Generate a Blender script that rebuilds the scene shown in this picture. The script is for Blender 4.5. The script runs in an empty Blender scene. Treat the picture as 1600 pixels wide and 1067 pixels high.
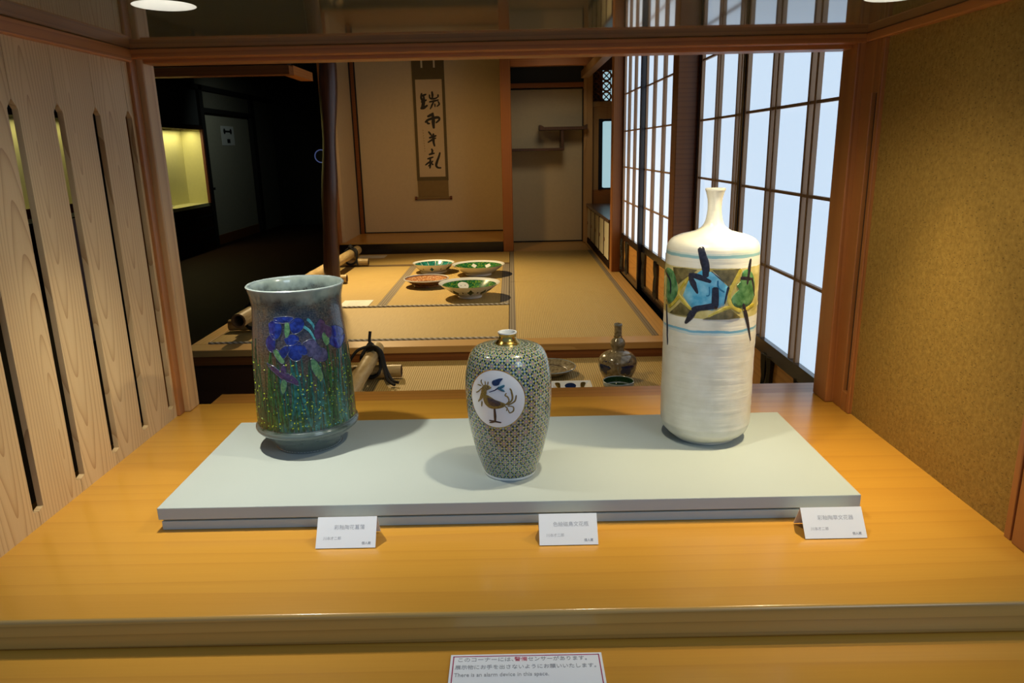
import bpy, bmesh, math, random
from mathutils import Vector, Matrix
random.seed(7)
sc = bpy.context.scene
COL = sc.collection
PI = math.pi

# ------------------------------------------------------------------ camera
cam_d = bpy.data.cameras.new('camera')
cam_d.sensor_width = 36.0
cam_d.lens = 1146.4 / 1600 * 36.0
cam_d.clip_start = .02
cam_d.clip_end = 60
cam = bpy.data.objects.new('camera', cam_d)
COL.objects.link(cam)
_right, _down, _fwd = (0.999793, -0.001808, -0.020262), (-0.020056, -0.253993, -0.966998), (-0.003398, 0.967204, -0.253977)
cam.matrix_world = Matrix.Translation((0, 0, 1.5)) @ Matrix((_right, [-q for q in _down], [-q for q in _fwd])).transposed().to_4x4()
sc.camera = cam

# ------------------------------------------------------------------ exposure, world, large lights
sc.view_settings.view_transform = 'Standard'
sc.view_settings.look = 'None'
sc.view_settings.exposure = 0.0
sc.view_settings.gamma = 1.0
sc.view_settings.use_curve_mapping = False
world = bpy.data.worlds.new('hall')
sc.world = world
world.use_nodes = True
world.node_tree.nodes['Background'].inputs[0].default_value = (0.36, 0.58, 1.0, 1)
world.node_tree.nodes['Background'].inputs[1].default_value = 0.34

def lamp(name, kind, loc, target, power, color, size=.03, cone=90, blend=.5, sizey=None):
    d = bpy.data.lights.new(name, kind)
    d.energy = power
    d.color = color
    if kind == 'SPOT':
        d.spot_size = math.radians(cone)
        d.spot_blend = blend
        d.shadow_soft_size = size
    elif kind == 'AREA':
        d.size = size
        if sizey:
            d.shape = 'RECTANGLE'
            d.size_y = sizey
    else:
        d.shadow_soft_size = size
    o = bpy.data.objects.new(name, d)
    COL.objects.link(o)
    o.location = loc
    o.rotation_euler = (Vector(target) - Vector(loc)).to_track_quat('-Z', 'Y').to_euler()
    return o

# the two recessed downlights of the niche (their cones are built further down)
L1, LM, L2 = (-.475, 1.10), (.15, 1.05), (.56, 1.15)
WHITE, WARM = (1.0, .96, .80), (1.0, .82, .48)
for nm, L, pn, cone, cc, tgt in (('niche_lamp_white', L1, 25, 84, WHITE, (-.42, 1.18, .95)), ('niche_lamp_middle', LM, 5, 50, (1.0, .90, .64), (.0, 1.12, .95)),
                                 ('niche_lamp_warm', L2, 28, 74, WARM, (.42, 1.18, .95))):
    lamp(nm, 'SPOT', (*L, 1.713), tgt, pn, cc, .012, cone, 1.0)
# a lamp of the hall, behind and to the right of the visitor
lamp('hall_lamp', 'AREA', (1.5, -1.1, 2.7), (-.5, 1.3, 1.2), 17, (.72, .88, 1.0), .9)
lamp('niche_fill_wide', 'SPOT', (*LM, 1.713), (LM[0] - .05, LM[1] + .1, 0), 7.5, (1.0, .90, .66), .012, 160, .35)  # added wide fill to brighten the slatted screen, placed at the middle downlight
# track spotlights of the tatami room, then added fills
lamp('room_lamp_bowls', 'SPOT', (-1.5, 6.6, 2.5), (-.62, 5.75, .44), 420, (1.0, .75, .39), .04, 98, .8)
lamp('room_lamp_front', 'SPOT', (-.7, 2.9, 2.52), (-.2, 3.6, .36), 60, (1.0, .76, .42), .04, 80, .8)
lamp('room_lamp_alcove', 'SPOT', (-.7, 6.3, 2.52), (-.95, 8.7, .6), 46, (1.0, .56, .18), .08, 80, .9)
lamp('room_fill_shelves', 'SPOT', (.5, 6.9, 2.5), (.40, 8.6, 1.0), 17, (1.0, .84, .58), .25, 70, .9)  # added fill to light the shelf alcove evenly
lamp('corridor_fill', 'SPOT', (-3.6, 12.0, 2.8), (-5.05, 13.6, .9), 14, (.85, 1.0, .85), .1, 100, .9)  # added unseen fill, brightens the corridor door and wall

# ------------------------------------------------------------------ materials
MATS = {}
class NT:
    def __init__(s, name):
        s.m = bpy.data.materials.new(name)
        s.m.use_nodes = True
        s.t = s.m.node_tree
        s.b = s.t.nodes['Principled BSDF']
    def n(s, typ, ins=None, **props):
        nd = s.t.nodes.new(typ)
        for k, v in props.items():
            setattr(nd, k, v)
        for k, v in (ins or {}).items():
            s.put(nd.inputs[k], v)
        return nd
    def put(s, sock, v):
        if isinstance(v, bpy.types.NodeSocket):
            s.t.links.new(v, sock)
        elif isinstance(v, bpy.types.Node):
            s.t.links.new(v.outputs[0], sock)
        else:
            if sock.type == 'RGBA' and len(v) == 3:
                v = (*v, 1)
            sock.default_value = v
    def math(s, op, a, b=None, c=None):
        nd = s.n('ShaderNodeMath', operation=op)
        for i, v in enumerate((a, b, c)):
            if v is not None:
                s.put(nd.inputs[i], v)
        return nd.outputs[0]
    def mix(s, f, a, b, blend='MIX'):
        nd = s.n('ShaderNodeMix', data_type='RGBA', blend_type=blend)
        s.put(nd.inputs[0], f); s.put(nd.inputs[6], a); s.put(nd.inputs[7], b)
        return nd.outputs[2]
    def ramp(s, f, stops, interp='LINEAR'):
        nd = s.n('ShaderNodeValToRGB')
        cr = nd.color_ramp
        cr.interpolation = interp
        while len(cr.elements) < len(stops):
            cr.elements.new(.5)
        for e, (p, c) in zip(cr.elements, stops):
            e.position = p
            e.color = (*c, 1) if len(c) == 3 else c
        s.put(nd.inputs[0], f)
        return nd.outputs[0]
    def bump(s, h, strength=.3, dist=.002):
        nd = s.n('ShaderNodeBump', {'Height': h})
        nd.inputs['Strength'].default_value = strength
        nd.inputs['Distance'].default_value = dist
        s.put(s.b.inputs['Normal'], nd)
    def coords(s, scale=(1, 1, 1), rnd=0.0):
        tc = s.n('ShaderNodeTexCoord')
        v = tc.outputs['Object']
        if rnd:
            oi = s.n('ShaderNodeObjectInfo')
            off = s.math('MULTIPLY', oi.outputs['Random'], rnd)
            ad = s.n('ShaderNodeVectorMath', operation='ADD')
            s.put(ad.inputs[0], v); s.put(ad.inputs[1], off)
            v = ad.outputs[0]
        mp = s.n('ShaderNodeMapping')
        s.put(mp.inputs[0], v)
        mp.inputs['Scale'].default_value = scale
        return mp.outputs[0]
    def done(s, rough=.5, metal=0.0, spec=.5, coat=0.0, coat_rough=.1):
        s.put(s.b.inputs['Roughness'], rough)
        s.put(s.b.inputs['Metallic'], metal)
        s.b.inputs['Specular IOR Level'].default_value = spec
        s.b.inputs['Coat Weight'].default_value = coat
        s.b.inputs['Coat Roughness'].default_value = coat_rough
        MATS[s.m.name] = s.m
        return s.m

def plain(name, c, rough=.5, metal=0.0, spec=.5, coat=0.0, var=.12, vscale=20, bump=0.0):
    k = NT(name)
    v = k.coords()
    nz = k.n('ShaderNodeTexNoise', {'Vector': v, 'Scale': vscale, 'Detail': 4.0})
    f = k.math('MULTIPLY_ADD', nz.outputs[0], 2 * var, 1 - var)
    hs = k.n('ShaderNodeHueSaturation', {'Value': f, 'Color': c})
    k.put(k.b.inputs['Base Color'], hs)
    if bump:
        k.bump(nz.outputs[0], bump, .002)
    return k.done(rough, metal, spec, coat)

def wood(name, dark, light, axis='x', freq=28, dist=5.0, rough=.42, coat=0.0, stretch=.07, rnd=3.0, fine=.25, spec=.4, across=None, linew=.62):
    """axis = direction of the grain"""
    k = NT(name)
    i = 'xyz'.index(axis)
    sc_ = [1.0, 1.0, 1.0]
    sc_[i] = stretch
    v = k.coords(tuple(sc_), rnd)
    if across is None:
        across = 'y' if axis == 'x' else 'x' if axis == 'z' else 'x'
    low = k.n('ShaderNodeTexNoise', {'Vector': v, 'Scale': 7.0, 'Detail': 2.0})
    xyz = k.n('ShaderNodeSeparateXYZ', {0: v})
    p = k.math('MULTIPLY', xyz.outputs['xyz'.index(across)], freq)
    ph = k.math('MULTIPLY_ADD', low.outputs[0], dist, p)
    fr = k.math('FRACT', ph)
    # slow rise, quick fall: late wood lines
    line = k.math('POWER', fr, 4.0)
    sc2 = [260.0, 260.0, 260.0]
    sc2[i] = 6.0
    v2 = k.coords(tuple(sc2), rnd)
    fib = k.n('ShaderNodeTexNoise', {'Vector': v2, 'Scale': 1.0, 'Detail': 3.0})
    blot = k.n('ShaderNodeTexNoise', {'Vector': v, 'Scale': 3.0, 'Detail': 1.0})
    f = k.math('ADD', k.math('MULTIPLY', line, linew), k.math('MULTIPLY', fib.outputs[0], fine))
    f = k.math('ADD', f, k.math('MULTIPLY_ADD', blot.outputs[0], .5, -.25))
    k.put(k.b.inputs['Base Color'], k.ramp(f, [(0.0, light), (.95, dark)]))
    k.bump(f, .12, .0008)
    return k.done(rough, 0, spec, coat, .12)

def lin(r, g, b):
    def q(x):
        x /= 255
        return x / 12.92 if x <= .04045 else ((x + .055) / 1.055) ** 2.4
    return (q(r), q(g), q(b))

wood('counter_wood', (.37, .135, .016), (.60, .295, .038), 'x', 22, 5.0, .28, .35, .035, 1.0, .22, linew=.22)
wood('counter_edge_wood', (.30, .16, .035), (.50, .29, .07), 'x', 60, 3.0, .32, .3, .05, 1.0, .25, across='z')
def cedar():
    """flat-sawn board: growth rings round a pith that runs slightly askew behind the board"""
    k = NT('cedar')
    tc = k.n('ShaderNodeTexCoord')
    oi = k.n('ShaderNodeObjectInfo')
    rnd = oi.outputs['Random']
    xyz = k.n('ShaderNodeSeparateXYZ', {0: tc.outputs['Object']})
    low = k.n('ShaderNodeTexNoise', {'Vector': k.coords((1, 1, .16), 4.0), 'Scale': 14.0, 'Detail': 2.0})
    y = k.math('ADD', xyz.outputs[1], k.math('MULTIPLY_ADD', rnd, .05, -.025))
    h = k.math('MULTIPLY_ADD', k.math('ADD', xyz.outputs[2], k.math('MULTIPLY_ADD', rnd, -.6, .12)), .085, 0.012)
    d = k.math('SQRT', k.math('ADD', k.math('MULTIPLY', y, y), k.math('MULTIPLY', h, h)))
    ph = k.math('MULTIPLY_ADD', d, 150.0, k.math('MULTIPLY', low.outputs[0], 3.2))
    line = k.math('POWER', k.math('FRACT', ph), 5.0)
    fib = k.n('ShaderNodeTexNoise', {'Vector': k.coords((300, 300, 6), 4.0), 'Scale': 1.0, 'Detail': 3.0})
    blot = k.n('ShaderNodeTexNoise', {'Vector': k.coords((1, 1, .2), 4.0), 'Scale': 9.0, 'Detail': 1.0})
    f = k.math('ADD', k.math('MULTIPLY', line, .6), k.math('MULTIPLY', fib.outputs[0], .22))
    f = k.math('ADD', f, k.math('MULTIPLY_ADD', blot.outputs[0], .4, -.2))
    k.put(k.b.inputs['Base Color'], k.ramp(f, [(0.0, (.68, .46, .22)), (.95, (.36, .175, .055))]))
    k.bump(f, .12, .0008)
    return k.done(.5, 0, .4)
cedar()
wood('post_wood', (.25, .08, .018), (.43, .165, .04), 'z', 60, 4.0, .42, .1, .05, 3.0, .3, across='x')
wood('pale_post_wood', (.40, .20, .065), (.62, .37, .15), 'z', 40, 4.0, .45, .05, .05, 3.0, .25, across='y')
wood('beam_wood', (.30, .09, .018), (.52, .19, .042), 'x', 60, 4.0, .42, .1, .05, 3.0, .3, across='z')
wood('trim_wood_deep', (.32, .105, .024), (.52, .20, .05), 'y', 60, 4.0, .42, .1, .05, 3.0, .3, across='z')
wood('sill_wood', (.33, .12, .018), (.50, .21, .035), 'x', 40, 3.0, .32, .2, .05, 1.0, .2)
wood('platform_wood', (.42, .22, .06), (.60, .36, .12), 'x', 40, 3.0, .4, .1, .05, 1.0, .2)
wood('platform_wood_deep', (.42, .22, .06), (.60, .36, .12), 'y', 40, 3.0, .4, .1, .05, 1.0, .2)
wood('dark_wood_x', (.03, .014, .007), (.075, .035, .017), 'x', 40, 3.0, .5, 0, .05, 1.0, .2)
wood('dark_wood_z', (.05, .022, .011), (.12, .055, .027), 'z', 40, 3.0, .45, .1, .05, 1.0, .2)
wood('dark_wood_y', (.012, .006, .003), (.03, .014, .008), 'y', 40, 3.0, .7, 0, .05, 1.0, .2, spec=.08)
wood('log_wood', (.045, .018, .009), (.10, .042, .022), 'z', 50, 5.0, .35, .25, .05, 1.0, .2)
wood('step_wood', (.16, .05, .013), (.26, .09, .022), 'x', 40, 3.0, .45, .1, .05, 1.0, .2, across='z')
wood('alcove_board', (.42, .2, .04), (.6, .34, .08), 'x', 30, 3.0, .35, .2, .05, 1.0, .2)
wood('kumiko_wood', (.26, .14, .075), (.42, .25, .14), 'z', 60, 2.0, .5, 0, .05, 1.0, .2)
wood('panel_wood', (.42, .17, .035), (.62, .30, .07), 'y', 30, 6.0, .45, .1, .12, 2.0, .2, across='z')
plain('black_lacquer', (.008, .007, .010), .25, 0, .5, .3)
plain('black_matte', (.010, .009, .009), .7)
plain('cream_wall', (.64, .55, .38), .9, 0, .2, var=.06, vscale=40, bump=.1)
plain('cream_paper', (.72, .66, .48), .8, 0, .2, var=.04)
plain('grey_board', (.42, .465, .44), .55, 0, .35, var=.03, vscale=8)
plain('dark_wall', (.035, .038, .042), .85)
plain('corridor_wall', (.16, .15, .12), .85)
plain('corridor_door', (.42, .40, .32), .8)
plain('museum_wall', (.35, .31, .26), .85)
plain('case_back', (.72, .68, .36), .8, var=.05)
plain('mauve_board', (.20, .15, .15), .7)
plain('red_wood', (.14, .035, .02), .5)
plain('white_card', (.82, .83, .84), .6, var=.02)
plain('paper_sheet', (.75, .72, .64), .7, var=.03)
plain('print_grey', (.30, .30, .31), .8)
plain('print_light', (.46, .46, .47), .8)
plain('print_red', (.62, .09, .13), .7)
plain('border_red', (.38, .03, .10), .6)
plain('ink', (.008, .008, .010), .6)
plain('ink_pale', (.30, .22, .10), .8)
plain('scroll_silk_dark', (.13, .105, .05), .85, bump=.1)
plain('scroll_silk', (.25, .18, .075), .85, bump=.1)
plain('scroll_paper', (.62, .52, .36), .85, var=.05)
plain('rope_black', (.006, .006, .007), .75)
plain('steel_black', (.012, .012, .013), .4)
plain('bamboo_end', (.16, .09, .035), .8)
plain('white_porcelain', (.78, .78, .74), .16, 0, .5, .4, var=.03)
plain('gold', (.62, .40, .10), .24, 1.0, .5, var=.15, vscale=60)
plain('lamp_white', (.6, .6, .58), .4)

def bamboo(name):
    k = NT(name)
    v = k.coords((3, 3, 30))
    nz = k.n('ShaderNodeTexNoise', {'Vector': v, 'Scale': 3.0, 'Detail': 3.0})
    k.put(k.b.inputs['Base Color'], k.ramp(nz.outputs[0], [(.25, (.36, .24, .09)), (.75, (.60, .45, .22))]))
    return k.done(.42, 0, .4, .1)
bamboo('bamboo')

def emit(name, c, s):
    k = NT(name)
    v = k.coords((1, 1, 1))
    nz = k.n('ShaderNodeTexNoise', {'Vector': v, 'Scale': 60.0, 'Detail': 5.0})
    f = k.math('MULTIPLY_ADD', nz.outputs[0], .06, .97)
    k.put(k.b.inputs['Base Color'], (.7, .72, .74))
    k.put(k.b.inputs['Emission Color'], c)
    k.put(k.b.inputs['Emission Strength'], k.math('MULTIPLY', f, s))
    return k.done(.8, 0, .2)
emit('shoji_paper', (.60, .77, .96), .95)
emit('shoin_glass', (.36, .60, .68), .85)
emit('lamp_glow', (1.0, .95, .82), 10.0)
emit('sign_glint', (.25, .35, .9), .14)  # faint emission in place of a glint on the round sign's rim

def plaster():
    k = NT('earth_plaster')
    v = k.coords()
    n1 = k.n('ShaderNodeTexNoise', {'Vector': v, 'Scale': 130.0, 'Detail': 6.0, 'Roughness': .7})
    n2 = k.n('ShaderNodeTexNoise', {'Vector': v, 'Scale': 12.0, 'Detail': 3.0})
    vo = k.n('ShaderNodeTexVoronoi', {'Vector': k.coords((1, 1, 2.2)), 'Scale': 85.0, 'Randomness': 1.0})
    c = k.ramp(n1.outputs[0], [(.3, (.24, .135, .022)), (.7, (.44, .27, .055))])
    c = k.mix(k.math('MULTIPLY', n2.outputs[0], .3), c, (.34, .19, .03))
    spot = k.math('LESS_THAN', vo.outputs[0], .17)
    c = k.mix(k.math('MULTIPLY', spot, .55), c, (.10, .055, .012))
    k.put(k.b.inputs['Base Color'], c)
    k.bump(k.math('SUBTRACT', n1.outputs[0], k.math('MULTIPLY', spot, .5)), .7, .003)
    return k.done(.85, 0, .25)
plaster()

def tatami(name, axis):
    """axis = direction in which the rush ribs run"""
    k = NT(name)
    v = k.coords()
    xyz = k.n('ShaderNodeSeparateXYZ', {0: v})
    ac = xyz.outputs[1] if axis == 'x' else xyz.outputs[0]
    al = xyz.outputs[0] if axis == 'x' else xyz.outputs[1]
    rib = k.math('SINE', k.math('MULTIPLY', ac, 2 * PI / .0115))
    st = k.n('ShaderNodeTexNoise', {'Vector': k.coords((8, 400, 1) if axis == 'y' else (400, 8, 1)), 'Scale': 1.0, 'Detail': 2.0})
    big = k.n('ShaderNodeTexNoise', {'Vector': v, 'Scale': 2.5, 'Detail': 2.0})
    f = k.math('ADD', k.math('MULTIPLY_ADD', rib, .16, .25), k.math('MULTIPLY', st.outputs[0], .5))
    c = k.ramp(f, [(.15, (.30, .185, .042)), (.75, (.60, .435, .165))])
    c = k.mix(k.math('MULTIPLY', big.outputs[0], .35), c, (.50, .33, .09))
    k.put(k.b.inputs['Base Color'], c)
    k.bump(rib, .5, .0015)
    return k.done(.6, 0, .35)
tatami('tatami_y', 'y')
tatami('tatami_x', 'x')

def stripes(name, c1, c2, axis, period, rough=.8, diag=0.0):
    k = NT(name)
    xyz = k.n('ShaderNodeSeparateXYZ', {0: k.coords()})
    a = xyz.outputs['xyz'.index(axis)]
    if diag:
        a = k.math('MULTIPLY_ADD', xyz.outputs[2], diag, a)
    f = k.math('MULTIPLY_ADD', k.math('SINE', k.math('MULTIPLY', a, 2 * PI / period)), .5, .5)
    k.put(k.b.inputs['Base Color'], k.ramp(f, [(.35, c1), (.65, c2)]))
    return k.done(rough, 0, .3)
stripes('heri_y', (.17, .135, .09), (.27, .22, .15), 'x', .018)
stripes('heri_x', (.13, .085, .04), (.18, .12, .055), 'y', .05)
stripes('cord', (.66, .62, .52), (.30, .26, .18), 'x', .034, diag=1.5)

def ceiling_mat():
    k = NT('glossy_ceiling')
    nz = k.n('ShaderNodeTexNoise', {'Vector': k.coords(), 'Scale': 3.0, 'Detail': 2.0})
    k.put(k.b.inputs['Base Color'], k.ramp(nz.outputs[0], [(.3, (.085, .085, .055)), (.7, (.11, .108, .07))]))
    k.b.inputs['IOR'].default_value = 1.9
    return k.done(k.math('MULTIPLY_ADD', nz.outputs[0], .03, .03), 0, .5)
ceiling_mat()

# --- ceramic glazes (u,v of the lathe: u = arc length at a reference radius, v = arc length up the profile)
def uvs(k):
    tc = k.n('ShaderNodeTexCoord')
    return tc.outputs['UV'], k.n('ShaderNodeSeparateXYZ', {0: tc.outputs['Object']})

def iris_glaze():
    k = NT('iris_glaze')
    uv, xyz = uvs(k)
    z = xyz.outputs[2]
    mp = k.n('ShaderNodeMapping', {0: uv}); mp.inputs['Scale'].default_value = (1, .22, 1)
    streak = k.n('ShaderNodeTexNoise', {'Vector': mp.outputs[0], 'Scale': 150.0, 'Detail': 4.0})
    spk = k.n('ShaderNodeTexNoise', {'Vector': uv, 'Scale': 330.0, 'Detail': 4.0})
    big = k.n('ShaderNodeTexNoise', {'Vector': uv, 'Scale': 38.0, 'Detail': 3.0})
    zz = k.math('MULTIPLY_ADD', k.math('SUBTRACT', big.outputs[0], .5), .05, z)
    t = k.math('DIVIDE', zz, .30)
    base = k.ramp(t, [(0.0, (.10, .125, .115)), (.15, (.09, .115, .105)), (.2, (.012, .03, .012)), (.42, (.03, .045, .022)),
                      (.58, (.055, .035, .02)), (.72, (.03, .032, .05)), (.84, (.022, .03, .04)), (.90, (.05, .065, .065)), (.94, (.14, .18, .17)), (1.0, (.22, .27, .24))])
    body = k.math('MULTIPLY', k.math('GREATER_THAN', z, .05), k.math('LESS_THAN', zz, .272))
    sm = k.math('MULTIPLY', k.ramp(spk.outputs[0], [(.5, (0, 0, 0)), (.66, (1, 1, 1))]), body)
    c = k.mix(k.math('MULTIPLY', sm, .5), base, (.12, .11, .085))
    dk = k.math('MULTIPLY', k.ramp(spk.outputs[0], [(.34, (1, 1, 1)), (.46, (0, 0, 0))]), body)
    c = k.mix(k.math('MULTIPLY', dk, .8), c, (.010, .014, .012))
    gm = k.math('MULTIPLY', k.ramp(streak.outputs[0], [(.52, (0, 0, 0)), (.62, (1, 1, 1))]),
                k.math('MULTIPLY', body, k.ramp(k.math('DIVIDE', z, .30), [(.45, (1, 1, 1)), (.65, (0, 0, 0))])))
    c = k.mix(k.math('MULTIPLY', gm, .75), c, (.028, .10, .05))
    brown = k.math('MULTIPLY', k.ramp(big.outputs[0], [(.5, (0, 0, 0)), (.68, (1, 1, 1))]), body)
    c = k.mix(k.math('MULTIPLY', brown, .35), c, (.12, .055, .02))
    k.put(k.b.inputs['Base Color'], c)
    k.bump(k.math('MULTIPLY', spk.outputs[0], body), .35, .0015)
    return k.done(.17, 0, .5, .5, .06)
iris_glaze()

def mosaic_glaze():
    k = NT('mosaic_glaze')
    uv, xyz = uvs(k)
    s = k.n('ShaderNodeSeparateXYZ', {0: uv})
    p = .0178
    a = k.math('DIVIDE', k.math('ADD', s.outputs[0], s.outputs[1]), p)
    b = k.math('DIVIDE', k.math('SUBTRACT', s.outputs[0], s.outputs[1]), p)
    fa = k.math('SUBTRACT', k.math('FRACT', a), .5)
    fb = k.math('SUBTRACT', k.math('FRACT', b), .5)
    r = k.math('SQRT', k.math('ADD', k.math('MULTIPLY', fa, fa), k.math('MULTIPLY', fb, fb)))
    ang = k.math('ARCTAN2', fa, fb)
    c4 = k.math('COSINE', k.math('MULTIPLY', ang, 4.0))
    c8 = k.math('COSINE', k.math('MULTIPLY', ang, 8.0))
    nz = k.n('ShaderNodeTexNoise', {'Vector': uv, 'Scale': 45.0, 'Detail': 2.0})
    green = k.ramp(nz.outputs[0], [(.35, (.004, .022, .022)), (.65, (.010, .055, .045))])
    col = k.ramp(nz.outputs[0], [(.35, (.11, .17, .22)), (.65, (.20, .27, .29))])
    aa, ab = k.math('ABSOLUTE', fa), k.math('ABSOLUTE', fb)
    def near(ca, cb, rx, ry):
        da = k.math('DIVIDE', k.math('SUBTRACT', aa, ca), rx)
        db = k.math('DIVIDE', k.math('SUBTRACT', ab, cb), ry)
        return k.math('LESS_THAN', k.math('ADD', k.math('MULTIPLY', da, da), k.math('MULTIPLY', db, db)), 1.0)
    # dark petals between the flowers, yellow petals, orange star lines
    col = k.mix(near(.5, .20, .20, .15), col, green)
    col = k.mix(near(.20, .5, .15, .20), col, green)
    col = k.mix(near(.5, .5, .13, .13), col, (.24, .30, .36))
    yl = k.ramp(nz.outputs[0], [(.35, (.50, .44, .08)), (.65, (.44, .46, .16))])
    col = k.mix(near(.27, .27, .125, .125), col, yl)
    ln = k.math('MULTIPLY', k.math('LESS_THAN', k.math('MINIMUM', aa, ab), .035), k.math('LESS_THAN', r, .42))
    col = k.mix(ln, col, (.34, .20, .13))
    col = k.mix(k.math('LESS_THAN', r, .10), col, (.50, .25, .15))
    k.put(k.b.inputs['Base Color'], col)
    k.bump(r, .15, .001)
    return k.done(.2, 0, .5, .4, .06)
mosaic_glaze()

def bottle_glaze():
    k = NT('bottle_glaze')
    uv, xyz = uvs(k)
    z = xyz.outputs[2]
    nz = k.n('ShaderNodeTexNoise', {'Vector': uv, 'Scale': 30.0, 'Detail': 4.0})
    mp = k.n('ShaderNodeMapping', {0: uv}); mp.inputs['Scale'].default_value = (.35, 5, 1)
    rid = k.n('ShaderNodeTexNoise', {'Vector': mp.outputs[0], 'Scale': 26.0, 'Detail': 3.0})
    wob = k.math('MULTIPLY_ADD', k.math('SUBTRACT', nz.outputs[0], .5), .006, z)
    c = k.ramp(nz.outputs[0], [(.3, (.70, .66, .53)), (.7, (.80, .77, .66))])
    def band(z0, z1):
        return k.math('MULTIPLY', k.math('GREATER_THAN', wob, z0), k.math('LESS_THAN', wob, z1))
    for z0, z1, cc, w in ((.3325, .3375, (.18, .42, .46), .85), (.3375, .3405, (.40, .56, .55), .5), (.2085, .2125, (.13, .40, .55), .9), (.2045, .2085, (.35, .55, .62), .5)):
        c = k.mix(k.math('MULTIPLY', band(z0, z1), w), c, cc)
    yb = k.ramp(nz.outputs[0], [(.35, (.40, .31, .06)), (.65, (.68, .58, .25))])
    c = k.mix(band(.2325, .3165), c, yb)
    k.put(k.b.inputs['Base Color'], c)
    k.bump(rid.outputs[0], .22, .003)
    return k.done(.33, 0, .45, .25, .15)
bottle_glaze()

def enamel(name, c1, c2, scale=200, rough=.15):
    k = NT(name)
    nz = k.n('ShaderNodeTexNoise', {'Vector': k.coords(), 'Scale': scale, 'Detail': 3.0})
    k.put(k.b.inputs['Base Color'], k.ramp(nz.outputs[0], [(.35, c1), (.65, c2)]))
    return k.done(rough, 0, .5, .4, .06)
enamel('iris_blue', (.004, .008, .10), (.014, .034, .27), 130)
enamel('iris_navy', (.006, .008, .08), (.012, .02, .17))
enamel('iris_mauve', (.03, .03, .08), (.09, .08, .17), 130)
enamel('iris_purple', (.035, .018, .06), (.07, .035, .10))
enamel('iris_bud', (.05, .14, .06), (.12, .26, .11))
enamel('petal_line', (.02, .03, .06), (.055, .065, .11), 200)
enamel('leaf_green', (.008, .04, .012), (.028, .11, .03), 120)
enamel('leaf_teal', (.006, .05, .04), (.02, .13, .12), 120)
enamel('leaf_dark', (.008, .028, .010), (.02, .06, .02))
enamel('enamel_lime', (.20, .30, .012), (.36, .46, .03))
enamel('enamel_sky', (.04, .22, .28), (.10, .38, .44))
enamel('bird_gold', (.14, .085, .012), (.28, .19, .03), 400, .35)
enamel('bird_brown', (.03, .014, .008), (.07, .03, .014), 300, .3)
enamel('bird_wing', (.035, .02, .02), (.10, .06, .04), 500, .3)
enamel('bird_ink', (.006, .012, .05), (.012, .03, .10), 300)
enamel('bird_leaf', (.02, .08, .13), (.03, .13, .18), 300)
enamel('pot_olive', (.09, .075, .025), (.19, .155, .06), 90)
enamel('pot_blue', (.07, .34, .54), (.22, .52, .68), 60)
enamel('pot_deep', (.015, .12, .25), (.03, .18, .34), 90)
enamel('pot_green', (.03, .13, .04), (.14, .30, .12), 70)
enamel('pot_yellow', (.42, .32, .03), (.62, .50, .10), 90)
enamel('pot_pale', (.55, .60, .60), (.66, .70, .70), 90)
enamel('pot_ink', (.010, .010, .018), (.028, .026, .04), 260, .3)
enamel('silver_glaze', (.14, .11, .06), (.30, .25, .15), 60, .18)
enamel('celadon', (.22, .27, .27), (.30, .35, .34), 60, .25)
enamel('brown_glaze', (.16, .06, .018), (.28, .11, .03), 60, .2)

def bowl_print(name, c1, c2, c3, scale):
    k = NT(name)
    vo = k.n('ShaderNodeTexVoronoi', {'Vector': k.coords(), 'Scale': scale})
    sep = k.n('ShaderNodeSeparateColor', {0: vo.outputs['Color']})
    c = k.ramp(sep.outputs[0], [(0, c1), (.45, c2), (.8, c3)], 'CONSTANT')
    k.put(k.b.inputs['Base Color'], c)
    return k.done(.15, 0, .5, .4, .06)
bowl_print('print_green', (.015, .10, .03), (.03, .17, .05), (.16, .30, .03), 95)
bowl_print('print_teal', (.015, .16, .12), (.03, .24, .20), (.01, .10, .09), 45)
bowl_print('print_copper', (.35, .13, .05), (.50, .24, .10), (.60, .40, .22), 120)

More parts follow.
